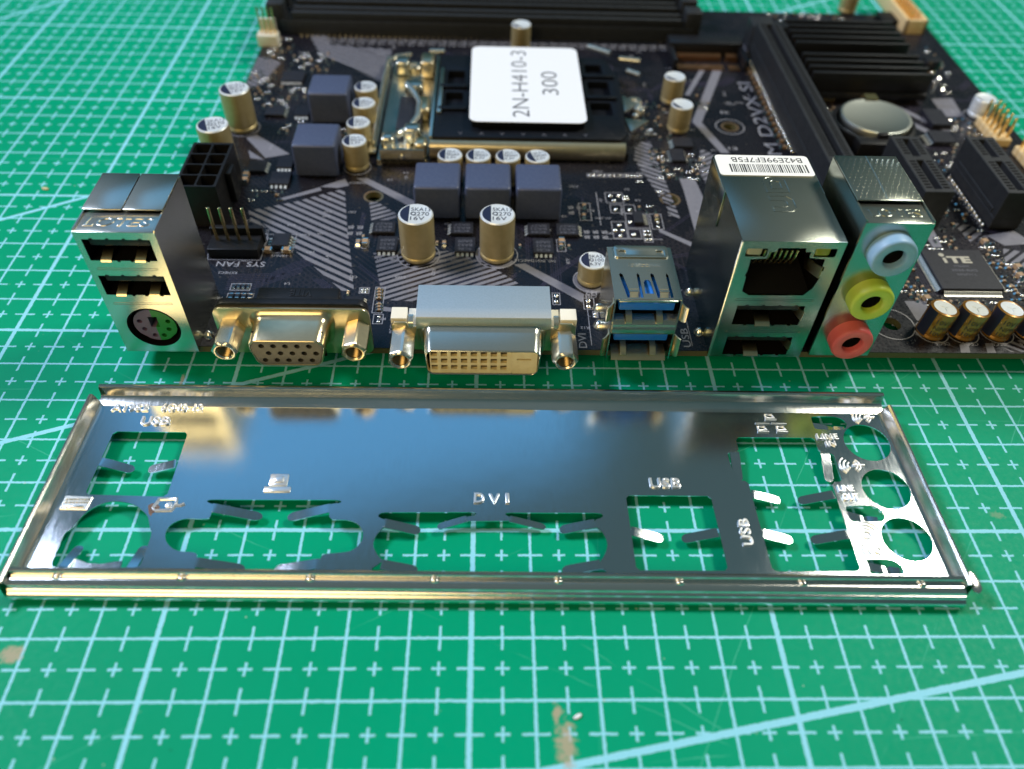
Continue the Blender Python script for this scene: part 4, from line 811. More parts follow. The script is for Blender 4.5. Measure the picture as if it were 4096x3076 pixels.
tracks([(-56, 83.6), (-47, 84.0), (-42.5, 88.0), (-38, 90)], 5, .62); tracks([(-56, 80.4), (-50, 80.6), (-40, 86.5)], 4, .6); tracks([(-41, 73), (-36, 78.5), (-33, 80)], 4, .6); tracks([(-27.5, 88), (-22.5, 82.5), (-20.6, 80)], 2, .8); tracks([(10, 74), (16, 84), (24, 92), (30, 94)], 3, .7); tracks([(40, 86), (44, 92), (50, 93.4)], 2, .8)
t1 = tr.obj('copper_tracks', board, trace, smooth=0, normals=False); t1['kind'] = 'stuff'

via = MB(); vr = random.Random(21)
for k in range(1500):
    x = vr.uniform(-69, 154); y = vr.uniform(62, 210); r_ = vr.choice((.16, .2, .26))
    via.add([(x + r_ * math.cos(a), y + r_ * math.sin(a), ZP + .014) for a in (i * math.pi / 3 for i in range(6))], [(0, 1, 2, 3, 4, 5)])
v1 = via.obj('via_dots', board, viam, smooth=0, normals=False); v1['kind'] = 'stuff'
des = MB()
for k in range(230):
    x = vr.uniform(-66, 150); y = vr.uniform(64, 200); t = vr.choice(('R12', 'C8', 'DR7', 'PC41', 'Q3', 'C205', 'L4', 'R77', 'PR9', 'BC16'))
    silk_t(t, (x, y), len(t) * .62, .8, vr.choice((180, 180, 90)), des)
d1 = des.obj('component_codes', board, silkw, smooth=0, normals=False); d1['kind'] = 'stuff'
tv = MB()
for k in range(60):
    x = vr.uniform(-60, 145); y = vr.uniform(66, 195); a = vr.choice((0, 45, 90, 135)); n_ = vr.randint(2, 7); L_ = vr.uniform(6, 18); c, s_ = math.cos(math.radians(a)), math.sin(math.radians(a))
    for q in range(n_):
        ox, oy = x - s_ * q * .55, y + c * q * .55; A = Vector((ox, oy)); B = Vector((ox + c * L_, oy + s_ * L_)); a2 = math.radians(a + vr.choice((45, -45)) * 0 + 45); Cc = B + Vector((math.cos(a2), math.sin(a2))) * L_ * .4
        for P0, P1 in ((A, B), (B, Cc)):
            nn = Vector((-(P1 - P0).y, (P1 - P0).x)).normalized() * .09; tv.add([(*(P0 + nn), ZP + .008), (*(P1 + nn), ZP + .008), (*(P1 - nn), ZP + .008), (*(P0 - nn), ZP + .008)], [(0, 1, 2, 3)])
t2 = tv.obj('signal_tracks', board, trace, smooth=0, normals=False); t2['kind'] = 'stuff'

# ------------------------------------------------------------------ capacitors
def capacitor(x, y, D, h, lines, label=None, rot=0.0, prot=None, can_m=None, segment=.42):
    R = D / 2
    mb = MB(); mb.lathe((0, 0, 0), [(R * .98, .05), (R * .98, .3), (R * .95, .4), (R * .98, .6), (R, .95), (R * .985, 1.3), (R * .93, 1.55), (R * .93, 1.7), (R * .985, 1.95), (R, 2.2), (R, h - .7), (R * .985, h - .3), (R * .93, h - .04), (R * .88, h), (R * .86, h - .03)], 40, ms=[2, 2, 0, 0, 0, 0, 0, 0, 0, 0, 0, 1, 1, 1, 1], cap0=True, cap1=True)
    cp = mb.obj('capacitor', brd, [can_m or alu, alutop, blackp], (x, y, ZP), smooth=30)
    mb = MB(); r_ = R * .865; a = math.acos(segment)
    mb.add([(r_ * math.cos(t), r_ * math.sin(t), h + .015) for t in (math.pi - a + 2 * a * i / 16 for i in range(17))], [tuple(range(17))]); mb.obj('polarity_mark', cp, navy, (x, y, ZP), smooth=0)
    if lines:
        mb = MB()
        for i, t in enumerate(lines):
            hh = R * .33; ww = {0: 1.08, 1: 1.02, 2: .78}[i] * R
            mb.text(t, (-R * .27, R * (.24 - .42 * i), h + .02), (1, 0, 0), (0, 1, 0), ww, hh)
        if len(lines) == 3: mb.plate(circle(-R * .13, R * .005, R * .16, 14), [circle(-R * .13, R * .005, R * .105, 14)], TOP(h + .022), .005)
        mb.obj('capacitor_print', cp, navy, (x, y, ZP), smooth=0)
    cp.rotation_euler = (0, 0, rot)
    if label: cp['label'] = label
    return cp
c16 = capacitor(-14.0, 91.4, 8.0, 11.7, ('5KA13', ' C270', '16V'))
dup(c16, (4.3, 91.8, ZP), brd); dup(c16, (-66.3, 146.7, ZP), brd, .5); dup(c16, (-67.6, 128.0, ZP), brd, .35)
capacitor(25.7, 83.0, 6.3, 6.0, ('5KA21', ' C100', '6.3V'), 'short capacitor beside the stack with blue tongues', segment=.34)
c56 = capacitor(-32.4, 127.9, 6.3, 8.0, ('5KA11', ' C560', '6.3V'), rot=.12)
for x, y, r_ in ((-32.4, 136.9, .1), (-32.1, 147.2, .15), (-32.6, 156.4, .1), (-7.6, 122.0, 0), (-.4, 121.9, 0), (7.1, 121.9, .05), (14.6, 121.9, .3)): dup(c56, (x, y, ZP), brd, r_)
cpl = capacitor(56.2, 149.8, 6.3, 8.0, None, rot=.6, segment=.6)
for x, y in ((56.7, 166.1), (12.3, 199.2), (131.0, 234.0)): dup(cpl, (x, y, ZP), brd, .8)
capacitor(148.6, 160.9, 6.3, 5.8, None, rot=.3, can_m=alutop, segment=.8)
capacitor(115.4, 131.5, 5.0, 7.5, None, rot=.3, can_m=alutop, segment=.85)
def amber_cap(x, y, lean):
    R, h = 3.05, 6.9
    mb = MB(); mb.lathe((0, 0, 0), [(R * .97, 0), (R, .3), (R * .93, .8), (R, 1.15), (R, h - .5), (R * .97, h - .15), (R * .85, h), (R * .78, h - .05), (R * .77, h - .12)], 36, ms=[0, 0, 0, 0, 0, 0, 0, 1, 1])
    cp = mb.obj('amber_capacitor', brd, [amber, alutop], (x, y, ZP), smooth=30); cp.rotation_euler = (-.05, lean, 0)
    mb = MB()           # dark stripe down the left side
    rings = [[((R + .02) * math.cos(a), (R + .02) * math.sin(a), z) for a in (math.radians(168 + 52 * i / 8) for i in range(9))] for z in (.4, 1.2, h - .45, h - .1)]
    mb.loft(rings, 0, False); mb.obj('polarity_stripe', cp, navy, (x, y, ZP))
    mb = MB()
    for t, zz, hh in (('10V100', 4.3, 1.1), ('NIPPON', 2.7, 1.05), ('10V100', 1.3, .95)):
        vs_, fs, bw, bh = text_geo(t, 1.0, .01, False); k = 4.6 / bw
        mb.add([((R + .03) * math.sin((p[0] * k - 2.3) / R + .12), -(R + .03) * math.cos((p[0] * k - 2.3) / R + .12), zz + p[1] * hh / bh) for p in vs_], fs)
    mb.obj('sleeve_print', cp, inkb, (x, y, ZP), smooth=0)
    mb = MB()
    for a in range(3): mb.tube([(math.cos(a * 2.1 + .4) * .2, math.sin(a * 2.1 + .4) * .2, h - .1), (math.cos(a * 2.1 + .4) * 1.1, math.sin(a * 2.1 + .4) * 1.1, h - .1)], .1, 6)
    mb.obj('vent_mark', cp, alutop, (x, y, ZP))
    return cp
ac = amber_cap(98.5, 67.2, .10)
for x in (105.3, 112.9, 120.4): dup(ac, (x, 67.1, ZP), brd)

# ------------------------------------------------------------------ chokes
mb = MB(); mb.box(-5.55, 5.55, -5.6, 5.6, .15, 9.2, r=.75, seg=3)
ck = mb.obj('power_choke', brd, ferrite, (-10.2, 110.9, ZP))
for x, y in ((2.1, 110.9), (14.4, 110.9), (-42.1, 128.4), (-42.3, 155.0)): dup(ck, (x, y, ZP), brd)

# ------------------------------------------------------------------ chips
def chip(name, x0, x1, y0, y1, h, pins=(), mt=None, txt=None, label=None, pw=.42, pl=.75):
    """pins: list of (side, count); side is one of l r f b"""
    cx_, cy_ = (x0 + x1) / 2, (y0 + y1) / 2; a, b = (x1 - x0) / 2, (y1 - y0) / 2
    mb = MB(); mb.box(-a, a, -b, b, .1, h, r=.1, seg=1)
    c_ = mb.obj(name, brd, mt or chipm, (cx_, cy_, ZP), smooth=20)
    for sd, n in pins:
        for i in range(n):
            mb = MB(); t = (i + .5) / n * 2 - 1
            if sd in 'fb':
                s_ = -1 if sd == 'f' else 1; u = t * a * .92
                mb.strip([(u, s_ * (b - .05), h * .5), (u, s_ * (b + .2), h * .48), (u, s_ * (b + .42), .16), (u, s_ * (b + pl), .1)], pw, .14, 0, (1, 0, 0))
            else:
                s_ = -1 if sd == 'l' else 1; u = t * b * .92
                mb.strip([(s_ * (a - .05), u, h * .5), (s_ * (a + .2), u, h * .48), (s_ * (a + .42), u, .16), (s_ * (a + pl), u, .1)], pw, .14, 0, (0, 1, 0))
            mb.obj('pin', c_, pinm, (cx_, cy_, ZP), smooth=60)
    if txt:
        mb = MB()
        for i, t in enumerate(txt): mb.text(t, (a * .7, b * (.62 - .55 * (len(txt) - 1 - i)) + .0, h + .012), (-1, 0, 0), (0, -1, 0), a * 1.4, b * .36)
        mb.obj('chip_print', c_, chiptx, (cx_, cy_, ZP), smooth=0)
    if label: c_['label'] = label
    return c_
for x in (-21.5, -3.2, 15.3): chip('power_chip', x - 2.4, x + 2.4, 91.7, 97.2, 1.0, (('f', 4),), None, ('4C86', 'BA52', '0A09'), pw=.6)
for x, sd in ((-22.9, 'l'), (-4.1, 'l'), (14.5, 'l'), (21.5, 'r')): chip('power_chip', x - 2.7, x + 2.7, 98.8, 103.3, 1.0, ((sd, 4),), None, ('4C84', 'BA51', '0A27'), pw=.6)
chip('fan_controller_chip', -48.4, -44.4, 92.7, 97.3, 1.4, (('l', 4), ('r', 4)), pw=.45, pl=1.1)
chip('power_chip', -60.6, -56.0, 124.0, 129.0, 1.0, (('r', 4),), pw=.6); chip('power_chip', -53.8, -48.8, 118.2, 124.0, 1.0, (('f', 4),), pw=.6); chip('power_chip', -53.3, -49.2, 125.8, 131.4, 1.0, (('f', 4),), pw=.6)
chip('power_chip', -61.6, -56.2, 152.5, 157.0, 1.0, (('r', 4),), pw=.6); chip('power_chip', -53.2, -49.0, 152.3, 158.0, 1.0, (('f', 4),), pw=.6)
chip('voltage_controller_chip', -60.6, -54.0, 172.3, 178.9, 1.0, (('f', 12),), pw=.25, pl=.5)
chip('clock_chip', 51.9, 55.8, 132.2, 138.2, 1.0, (('l', 6), ('r', 6)), pw=.3, pl=.6); chip('power_chip', 53.5, 58.9, 139.2, 143.6, 1.2, (('l', 3),), pw=.8, pl=1.0)
chip('small_chip', 38.2, 40.6, 104.0, 108.5, 1.1, (('r', 6),), pw=.3, pl=1.1); chip('video_driver_chip', -28.9, -24.9, 73.6, 75.7, 1.0, (('r', 3),), pw=.3, pl=.6)
chip('memory_chip', 128.3, 134.6, 143.3, 149.4, 1.5, (('l', 4), ('r', 4)), pw=.7, pl=1.4); chip('flash_chip', 131.4, 137.2, 152.7, 161.7, 1.6, (('r', 4),), pw=.6, pl=1.0)
ite = chip('super_io_chip', 105.9, 120.4, 80.0, 94.4, 1.4, (), None, None, 'square black chip with a tan maker mark beside the amber capacitors')
ix, iy = 113.15, 87.2
pm = MB(); pm2 = MB()
pm.strip([(0, -7.2, .75), (0, -7.5, .72), (0, -7.75, .2), (0, -8.5, .12)], .24, .12, 0, (1, 0, 0)); pmesh = pm.mesh('pin', [pinm], 60)
for sd in range(4):
    for i in range(32):
        u = (i - 15.5) * .425; a = sd * math.pi / 2
        o = link_obj('pin', pmesh, ite, (ix + u * math.cos(a), iy + u * math.sin(a), ZP), a)
mb = MB(); zt = 1.412; mb.text('TE', (-2.0, 2.1, zt), (1, 0, 0), (0, 1, 0), 5.6, 2.5, off=.05); mb.box(-3.1, -2.35, 2.1, 4.0, zt, zt + .004); mb.add([(p[0], p[1], zt) for p in circle(-2.9, 5.1, .65, 16)], [tuple(range(16))])
mb.obj('chip_logo', ite, itec, (ix, iy, ZP), smooth=0)
mb = MB(); mb.text('IT8689E', (-1.4, .6, zt), (1, 0, 0), (0, 1, 0), 3.6, .7); mb.text('2036-BXS', (-2.6, -.9, zt), (1, 0, 0), (0, 1, 0), 6.2, .75); mb.text('S3GXV1 L', (-1.8, -2.4, zt), (1, 0, 0), (0, 1, 0), 4.6, .7)
mb.obj('chip_print', ite, chiptx, (ix, iy, ZP), smooth=0)
for cx_, cy_, r_ in ((4.6, 5.2, .95), (-5.4, -5.0, .45)):
    mb = MB(); mb.plate(circle(cx_, cy_, r_, 20), [circle(cx_, cy_, r_ - .12, 20)], TOP(zt), .005); mb.obj('mould_mark', ite, blackg, (ix, iy, ZP), smooth=0)

# ------------------------------------------------------------------ surface-mount passives, one object each
def smd_mesh(name, L_, W_, H_, body):
    mb = MB(); e = L_ * .22
    mb.box(-W_ / 2, W_ / 2, -L_ / 2 + e, L_ / 2 - e, .05, H_, 0); mb.box(-W_ / 2 - .02, W_ / 2 + .02, -L_ / 2, -L_ / 2 + e, .05, H_ + .02, 1, r=.06, seg=1); mb.box(-W_ / 2 - .02, W_ / 2 + .02, L_ / 2 - e, L_ / 2, .05, H_ + .02, 1, r=.06, seg=1)
    for s_ in (-1, 1):   # solder fillets
        mb.add([(-W_ / 2 - .1, s_ * L_ / 2, .04), (W_ / 2 + .1, s_ * L_ / 2, .04), (W_ / 2 + .05, s_ * (L_ / 2 + .35), .04), (-W_ / 2 - .05, s_ * (L_ / 2 + .35), .04), (-W_ / 2, s_ * (L_ / 2 - .02), H_ * .7), (W_ / 2, s_ * (L_ / 2 - .02), H_ * .7)], [(0, 3, 4), (1, 5, 2), (3, 2, 5, 4)], 1)
    return mb.mesh(name, [body, solder], 20)
m0402 = smd_mesh('ceramic_capacitor', 1.05, .55, .5, tanc); m0603 = smd_mesh('ceramic_capacitor', 1.7, .85, .8, tanc); m0805 = smd_mesh('ceramic_capacitor', 2.2, 1.35, 1.1, tanc)
r0402 = smd_mesh('chip_resistor', 1.05, .55, .35, resb); r0603 = smd_mesh('chip_resistor', 1.7, .85, .45, resb)
pd = MB(); pd.lathe((0, 0, 0), [(.42, .02), (.38, .12), (.22, .22), (.05, .25)], 12, cap0=False); pdm = pd.mesh('solder_pad', [solder], 60)
pd = MB(); pd.lathe((0, 0, 0), [(.62, .02), (.56, .18), (.34, .34), (.08, .4)], 12, cap0=False); pdl = pd.mesh('solder_pad', [solder], 60)
def put(me, x, y, rot=0.0): return link_obj(me.name.split('.')[0], me, brd, (x, y, ZP), rot)
for x, y, r_ in ((-49.1, 92.6, 1.57), (-45.2, 92.7, 1.57)): pass
for x, y in ((-49.0, 91.9), (-44.6, 91.9)): put(m0805, x, y - .0, math.pi / 2)
for x, y in ((-28.5, 95.5), (19.6, 95.4), (26.4, 111.6), (26.0, 107.4), (44.2, 107.4), (-8.2, 95.6)): put(m0603, x, y)
for x, y in ((-26.8, 95.3), (19.8, 96.6), (-60.4, 122.8), (-60.2, 120.4), (101.6, 77.6), (124.0, 98.8), (127.9, 89.2), (127.0, 86.0)): put(m0805, x, y, 0 if x < 50 else .2)
for x, y in ((21.5, 95.3), (40.4, 111.4), (-28.7, 77.7), (-9.9, 96.0), (-27.6, 98.0), (9.8, 95.2)): put(m0402, x, y)
for i in range(8):
    if i != 4: put(m0402, -21.95 + i * .09, 78.9 - i * .97, math.pi / 2)
for i in range(3): put(m0402, 123.8, 82.4 - i * 1.2, math.pi / 2)
for x, y in ((33.6, 116.6), (35.7, 116.6), (34.4, 114.5), (34.4, 110.6), (37.9, 110.6), (37.3, 105.4), (34.5, 104.1), (33.4, 102.0), (35.2, 102.0), (34.4, 99.8), (37.7, 100.4), (17.5, 77.6), (17.4, 75.7), (24.6, 76.0), (24.5, 74.2)): put(pdl, x, y)
for x, y in ((37.1, 116.2), (37.9, 116.2), (37.1, 115.2), (37.9, 115.2), (44.3, 105.4), (44.2, 103.7), (-25.7, 79.0), (-24.8, 79.0), (-25.7, 78.2), (-24.8, 78.2), (-21.2, 70.2), (-21.2, 68.7), (25.8, 71.9), (25.8, 71.1), (40.6, 101.8), (41.6, 101.8), (40.6, 100.4), (41.6, 100.4), (40.6, 98.6), (41.6, 98.6)): put(pdm, x, y)
for i in range(4): put(r0402, -54.1 + i * 1.05, 79.4); put(r0603, -54.0 + i * 1.4, 76.1)
for i, x in enumerate((29.0, 30.1, 31.7, 32.9, 34.5, 35.6, 37.0, 38.8, 40.0, 41.1, 42.3)): put(pdm, x, 125.9)
occ = [(105.0, 121.3, 79.1, 95.3), (95.4, 102.2, 63.6, 70.9), (102.2, 124, 63.6, 70.9), (107, 114.8, 104.4, 130), (127, 135.5, 104.4, 130)]
def cluster(x0, x1, y0, y1, dx, dy, keep=.8, slant=0.0, kinds=None):
    y = y0; j = 0
    while y < y1:
        x = x0 + (dx * .5 if j % 2 else 0)
        while x < x1:
            X_, Y_ = x + slant * (y - y0) + rnd.uniform(-.1, .1), y + rnd.uniform(-.1, .1)
            if rnd.random() < keep and not any(a - .5 < X_ < b + .5 and c - .5 < Y_ < d + .5 for a, b, c, d in occ):
                k = rnd.random(); rot = 0 if rnd.random() < .6 else math.pi / 2
                if k < .36: put(m0402, X_, Y_, rot)
                elif k < .6: put(r0402, X_, Y_, rot)
                else:
                    put(pdm, X_ - .5, Y_); put(pdm, X_ + .5, Y_)
            x += dx
        y += dy; j += 1
cluster(97.5, 104.0, 77.5, 92, 1.9, 1.5, .8); cluster(122.2, 127.2, 78, 99, 2.0, 1.6, .8, .05); cluster(104, 122, 72.4, 77.5, 2.0, 1.5, .7); cluster(106, 122, 96.2, 101.5, 2.0, 1.5, .62); cluster(128.5, 140, 78, 88, 2.6, 2.0, .55)
cluster(-44, -37, 137.5, 147.5, 2.1, 1.9, .6); cluster(-62, -50, 112.5, 117, 2.4, 1.9, .5); cluster(60, 68, 160, 182, 2.6, 2.4, .35); cluster(42, 48, 110, 124, 2.3, 2.2, .35); cluster(96, 106, 131, 138, 2.2, 1.8, .6); cluster(115.5, 126, 104, 130, 2.5, 2.2, .55); cluster(96, 106, 104, 112, 2.2, 2, .6)
cluster(46.5, 51.0, 127, 139, 1.9, 1.7, .75); cluster(57, 61.5, 125, 138, 1.9, 1.7, .75); cluster(48, 58.5, 125.2, 130.5, 2.0, 1.5, .75)
cluster(-68, -60, 189, 203, 2.3, 2.2, .75); cluster(-59.5, -46, 181, 192, 2.3, 2.2, .7); cluster(-70, -63, 163, 180, 2.2, 2.0, .75); cluster(-61, -52, 164, 171, 2.2, 1.9, .7); cluster(-56, -49, 145, 151, 2.1, 1.9, .7); cluster(-63, -55, 158.5, 163, 2.1, 1.9, .6)
cluster(102, 130, 208, 231, 3.0, 2.8, .7); cluster(100, 122, 162, 165, 2.2, 1.7, .7); cluster(126, 146, 175, 186, 2.8, 2.4, .55); cluster(138, 148, 148, 159, 2.3, 2.1, .65); cluster(125, 140, 131, 142, 2.6, 2.2, .6); cluster(46, 54, 145, 165, 2.2, 2.2, .55); cluster(140, 152, 185, 212, 3.0, 3.0, .5); cluster(100, 108, 97, 104, 2.2, 1.8, .6)
for i in range(31): put(pdl, 87.0 - .0 * i, 139.5 + i * 1.8)
for i in range(16): put(m0603, 84.9, 141 + i * 3.1, math.pi / 2)
# ------------------------------------------------------------------ large parts of the board
# 8-pin power socket
mb = MB(); hz = 16.2 - ZP
cells = [rrect(-4.3 + 4.4 * i, -.3 + 4.4 * i, -9.0 + 4.5 * j, -4.95 + 4.5 * j, .6 if (i + j) % 2 else .12, 3) for i in range(2) for j in range(4)]
mb.plate(rect(-4.9, 4.7, -9.5, 9.3), cells, TOP(hz), hz - .4)
p8 = mb.obj('power_socket', brd, blackp, (-65.2, 110.5, ZP), smooth=20, bevel=0); p8['label'] = 'black eight cell power socket behind the left port stack'
mb = MB(); mb.box(4.7, 6.2, -2.2, 2.2, 2.0, 10.2, r=.3); mb.obj('latch_ramp', p8, blackp, (-65.2, 110.5, ZP))
for i in range(2):
    for j in range(4): mb = MB(); mb.tube([(-2.3 + 4.4 * i, -7.0 + 4.5 * j, 0.3), (-2.3 + 4.4 * i, -7.0 + 4.5 * j, 6.5)], .5, 6); mb.obj('pin', p8, tin, (-65.2, 110.5, ZP))
# fan header
mb = MB(); mb.box(-62.0, -50.6, 89.6, 96.0, ZP, 7.2, r=.15); mb.box(-62.3, -50.2, 95.2, 96.4, ZP + .1, 9.0, r=.1)
fh = mb.obj('fan_header', brd, blackp, smooth=20); fh['label'] = 'black four pin fan header'
for x in (-60.4, -57.9, -55.4, -52.9): mb = MB(); mb.box(x - .32, x + .32, 92.9, 93.54, 6.5, 16.0, r=.12); mb.obj('pin', fh, gold)
mb = MB(); mb.box(-72.0, -65.6, 196.4, 200.2, ZP, 8.4, r=.2); mb.box(-71.4, -66.2, 199.6, 200.6, ZP, 12.4, r=.2)
wf = mb.obj('fan_header', brd, whitep); wf['label'] = 'white fan header at the far left board edge'
for i in range(4): mb = MB(); mb.box(-71.0 + i * 1.5, -70.4 + i * 1.5, 198.0, 198.6, 8, 16.5, r=.1); mb.obj('pin', wf, gold)
# memory sockets
for k, y in enumerate((205.6, 215.0, 224.4)):
    mb = MB(); mb.box(-66.0, 69.5, y, y + 6.6, ZP, 9.6, r=.25); mb.box(-62, 66, y + .5, y + 2.2, 9.5, 12.0, r=.2); mb.box(-62, 66, y + 4.3, y + 6.0, 9.5, 12.0, r=.2)
    ms = mb.obj('memory_socket', brd, slotp, smooth=25)
    ms['label'] = ('long grey-black memory socket nearest the processor cover', 'middle one of the long memory sockets', 'farthest of the long memory sockets')[k]
    for x in (-70.0, 66.5): mb = MB(); mb.box(x, x + 5.5, y + .4, y + 6.2, ZP, 14.5, r=.5); mb.obj('latch', ms, slotp)
    mb = MB(); mb.box(-61, 65.5, y + 2.25, y + 4.25, 9.62, 9.7); mb.obj('contact_row', ms, darkin, smooth=0)
    if k == 0:
        mb = MB()
        for i in range(70): mb.box(-60 + i * 1.8, -59.4 + i * 1.8, y - .7, y + .2, ZP + .02, ZP + .5)
        q_ = mb.obj('solder_legs', ms, solder, smooth=0); q_['kind'] = 'stuff'
# expansion slots
def pcie(xc, y0, y1, ykey, label, nn):
    mb = MB(); z1 = 15.5; gx = .95
    mb.plate(rect(xc - 3.7, xc + 3.7, y0, y1), [rect(xc - gx, xc + gx, y0 + 1.3, ykey - .9), rect(xc - gx, xc + gx, ykey + .9, y1 - 1.3)], TOP(z1), 7.5)
    mb.box(xc - 3.72, xc + 3.72, y0 - .02, y1 + .02, ZP + .2, 8.05); mb.box(xc - 3.95, xc - 3.6, y0 + 2, y1 - 2, ZP + 3.4, ZP + 5.0)
    sl = mb.obj('expansion_slot', brd, slotp, smooth=20, bevel=.12, bseg=1); sl['label'] = label
    mb = MB(); st = (y1 - y0 - 2.6) / nn
    for i in range(nn):
        y = y0 + 1.3 + i * st
        if abs(y - ykey) < 1.0: continue
        for s_ in (-1, 1):
            a, b = sorted((xc + s_ * 1.35, xc + s_ * 2.9)); mb.box(a, b, y + st * .2, y + st * .72, z1 - .5, z1 + .012)
    q_ = mb.obj('contact_pockets', sl, darkin, smooth=0); q_['kind'] = 'stuff'
    mb = MB()
    for i in range(min(nn, 14)): mb.lathe((xc - 4.6, y0 + 1.5 + i * (y1 - y0 - 3) / min(nn, 14), ZP), [(.55, 0), (.45, .5), (.15, .8)], 8)
    if nn < 30: q_ = mb.obj('solder_legs', sl, solder); q_['kind'] = 'stuff'
    return sl
pcie(91.0, 106.0, 198.0, 118.5, 'long grey graphics slot running past the black heatsink', 80)
pcie(110.9, 104.6, 130.0, 119.5, 'short black expansion slot behind the audio jacks', 18)
pcie(131.3, 104.6, 130.3, 119.6, 'short black expansion slot nearest the gold pin header', 18)
mb = MB(); mb.box(87.4, 94.8, 199.5, 208, ZP, 13.5, r=.6); mb.obj('slot_latch', brd, slotp)
# storage connector
mb = MB(); mb.box(60.3, 84.2, 195.6, 201.5, ZP, 9.4, r=.3); mb.box(60.3, 61.6, 186, 196, ZP, 8.4, r=.2); mb.box(83, 84.2, 186, 196, ZP, 8.4, r=.2)
m2 = mb.obj('storage_connector', brd, blackg); m2['label'] = 'low black edge connector with rows of copper coloured contacts'
for (x0, x1, y0, y1, z_) in ((62.2, 77.4, 192.4, 194.8, 6.6), (78.8, 82.6, 192.4, 194.8, 6.6), (62.2, 77.4, 186.4, 189.4, 5.4), (78.8, 82.6, 186.4, 189.4, 5.4)):
    mb = MB(); n = int((x1 - x0) / .62)
    for i in range(n): mb.box(x0 + i * .62, x0 + i * .62 + .34, y0, y1, ZP + .05, z_, r=0)
    q_ = mb.obj('contact_row', m2, copper, smooth=0); q_['kind'] = 'stuff'
# chipset heatsink
mb = MB(); mb.box(97.6, 134.2, 166.5, 204.5, 6.2, 8.4, r=.4)
hk = mb.obj('heatsink', brd, anod); hk['label'] = 'black finned heatsink on the chipset'
for y in (167.2, 171.2, 175.2, 179.2, 187.2, 191.2, 195.2, 199.2, 203.0): mb = MB(); mb.box(97.8, 134.0, y, y + 1.3, 8.2, 14.2, r=.25); mb.obj('fin', hk, anod)
mb = MB(); mb.box(108, 123, 178, 193, ZP, 6.3); mb.obj('chipset_die', hk, chipm, smooth=0)
for x, y in ((137.6, 178.0), (96.0, 200.0)):
    mb = MB(); mb.lathe((x, y, ZP), [(2.6, 0), (2.4, 1.2), (1.2, 1.4), (1.1, 6.8), (3.0, 7.0), (3.1, 8.0), (2.5, 9.3), (.5, 9.5)], 20); mb.obj('push_pin', hk, blackg)
    mb = MB(); mb.tube([(x + 2.0 * math.cos(t * .8), y + 2.0 * math.sin(t * .8), ZP + 1.5 + t * .155) for t in range(34)], .3, 6); mb.obj('coil_spring', hk, copper)
# battery holder, crystal
mb = MB(); mb.lathe((112.2, 150.0, ZP), [(11.6, .0), (11.6, 3.6), (11.2, 3.8), (10.5, 3.8), (10.4, 2.2), (.5, 2.2)], 44, cap1=True); mb.box(103.5, 116.5, 136.2, 140.6, ZP, 9.4, r=.4)
bh = mb.obj('battery_holder', brd, blackp, smooth=30)
mb = MB(); mb.strip([(113.6, 163.6, 5.4), (113.8, 162.8, 9.0), (113.8, 161.6, 10.7), (113.8, 158.5, 10.6)], 3.6, .3, 0, (1, 0, 0)); mb.obj('contact_clip', bh, gold, smooth=50)
mb = MB(); mb.box(109.4, 112.2, 139.0, 140.4, 9.0, 10.6, r=.2); mb.obj('retaining_nib', bh, blackp)
mb = MB(); mb.box(103.6, 107.4, 167.6, 172.6, ZP, 6.0, r=.5); xt = mb.obj('crystal', brd, gold)
mb = MB(); mb.lathe((105.2, 170.6, 6.0), [(1.6, 0), (1.6, 5.2), (1.3, 5.7), (.3, 5.8)], 18); mb.obj('crystal_can', xt, alutop)
# pin headers
def header(x, y, n, label, pitch=2.54, skip=()):
    mb = MB()
    for i in range(n): mb.box(x - 2.5, x + 2.5, y + i * pitch, y + i * pitch + pitch - .12, ZP, ZP + 2.5, r=.3, seg=1)
    hd = mb.obj('pin_header', brd, beige, smooth=25); hd['label'] = label
    for i in range(n):
        for s_ in (-1.27, 1.27):
            if (i, s_) in skip: continue
            mb = MB(); mb.box(x + s_ - .32, x + s_ + .32, y + (i + .5) * pitch - .32, y + (i + .5) * pitch + .32, ZP + 2, ZP + 8.4, r=.1, seg=1); mb.obj('pin', hd, gold)
header(147.9, 143.4, 5, 'cream pin header with gold pins at the right board edge'); header(152.2, 128.0, 5, 'cream pin header at the right picture edge', skip=((4, 1.27),))
mb = MB(); mb.box(145.4, 146.4, 216.2, 248, ZP, 9.6, r=.2); mb.box(151.8, 152.8, 216.2, 248, ZP, 9.6, r=.2); mb.box(145.4, 152.8, 216.2, 217.2, ZP, 9.6, r=.2); mb.box(146.4, 151.8, 217.2, 248, ZP, 7)
bc = mb.obj('boxed_header', brd, beige, smooth=25); bc['label'] = 'cream boxed header at the far right corner of the board'
for i in range(8):
    for s_ in (148.0, 150.4): mb = MB(); mb.box(s_ - .3, s_ + .3, 219.5 + i * 2.54, 220.1 + i * 2.54, 6.8, 11.0); mb.obj('pin', bc, gold, smooth=0)
mb = MB(); mb.box(140, 156, 222, 230, ZP, 6.8, r=.2); mb.obj('edge_connector', brd, blackp)

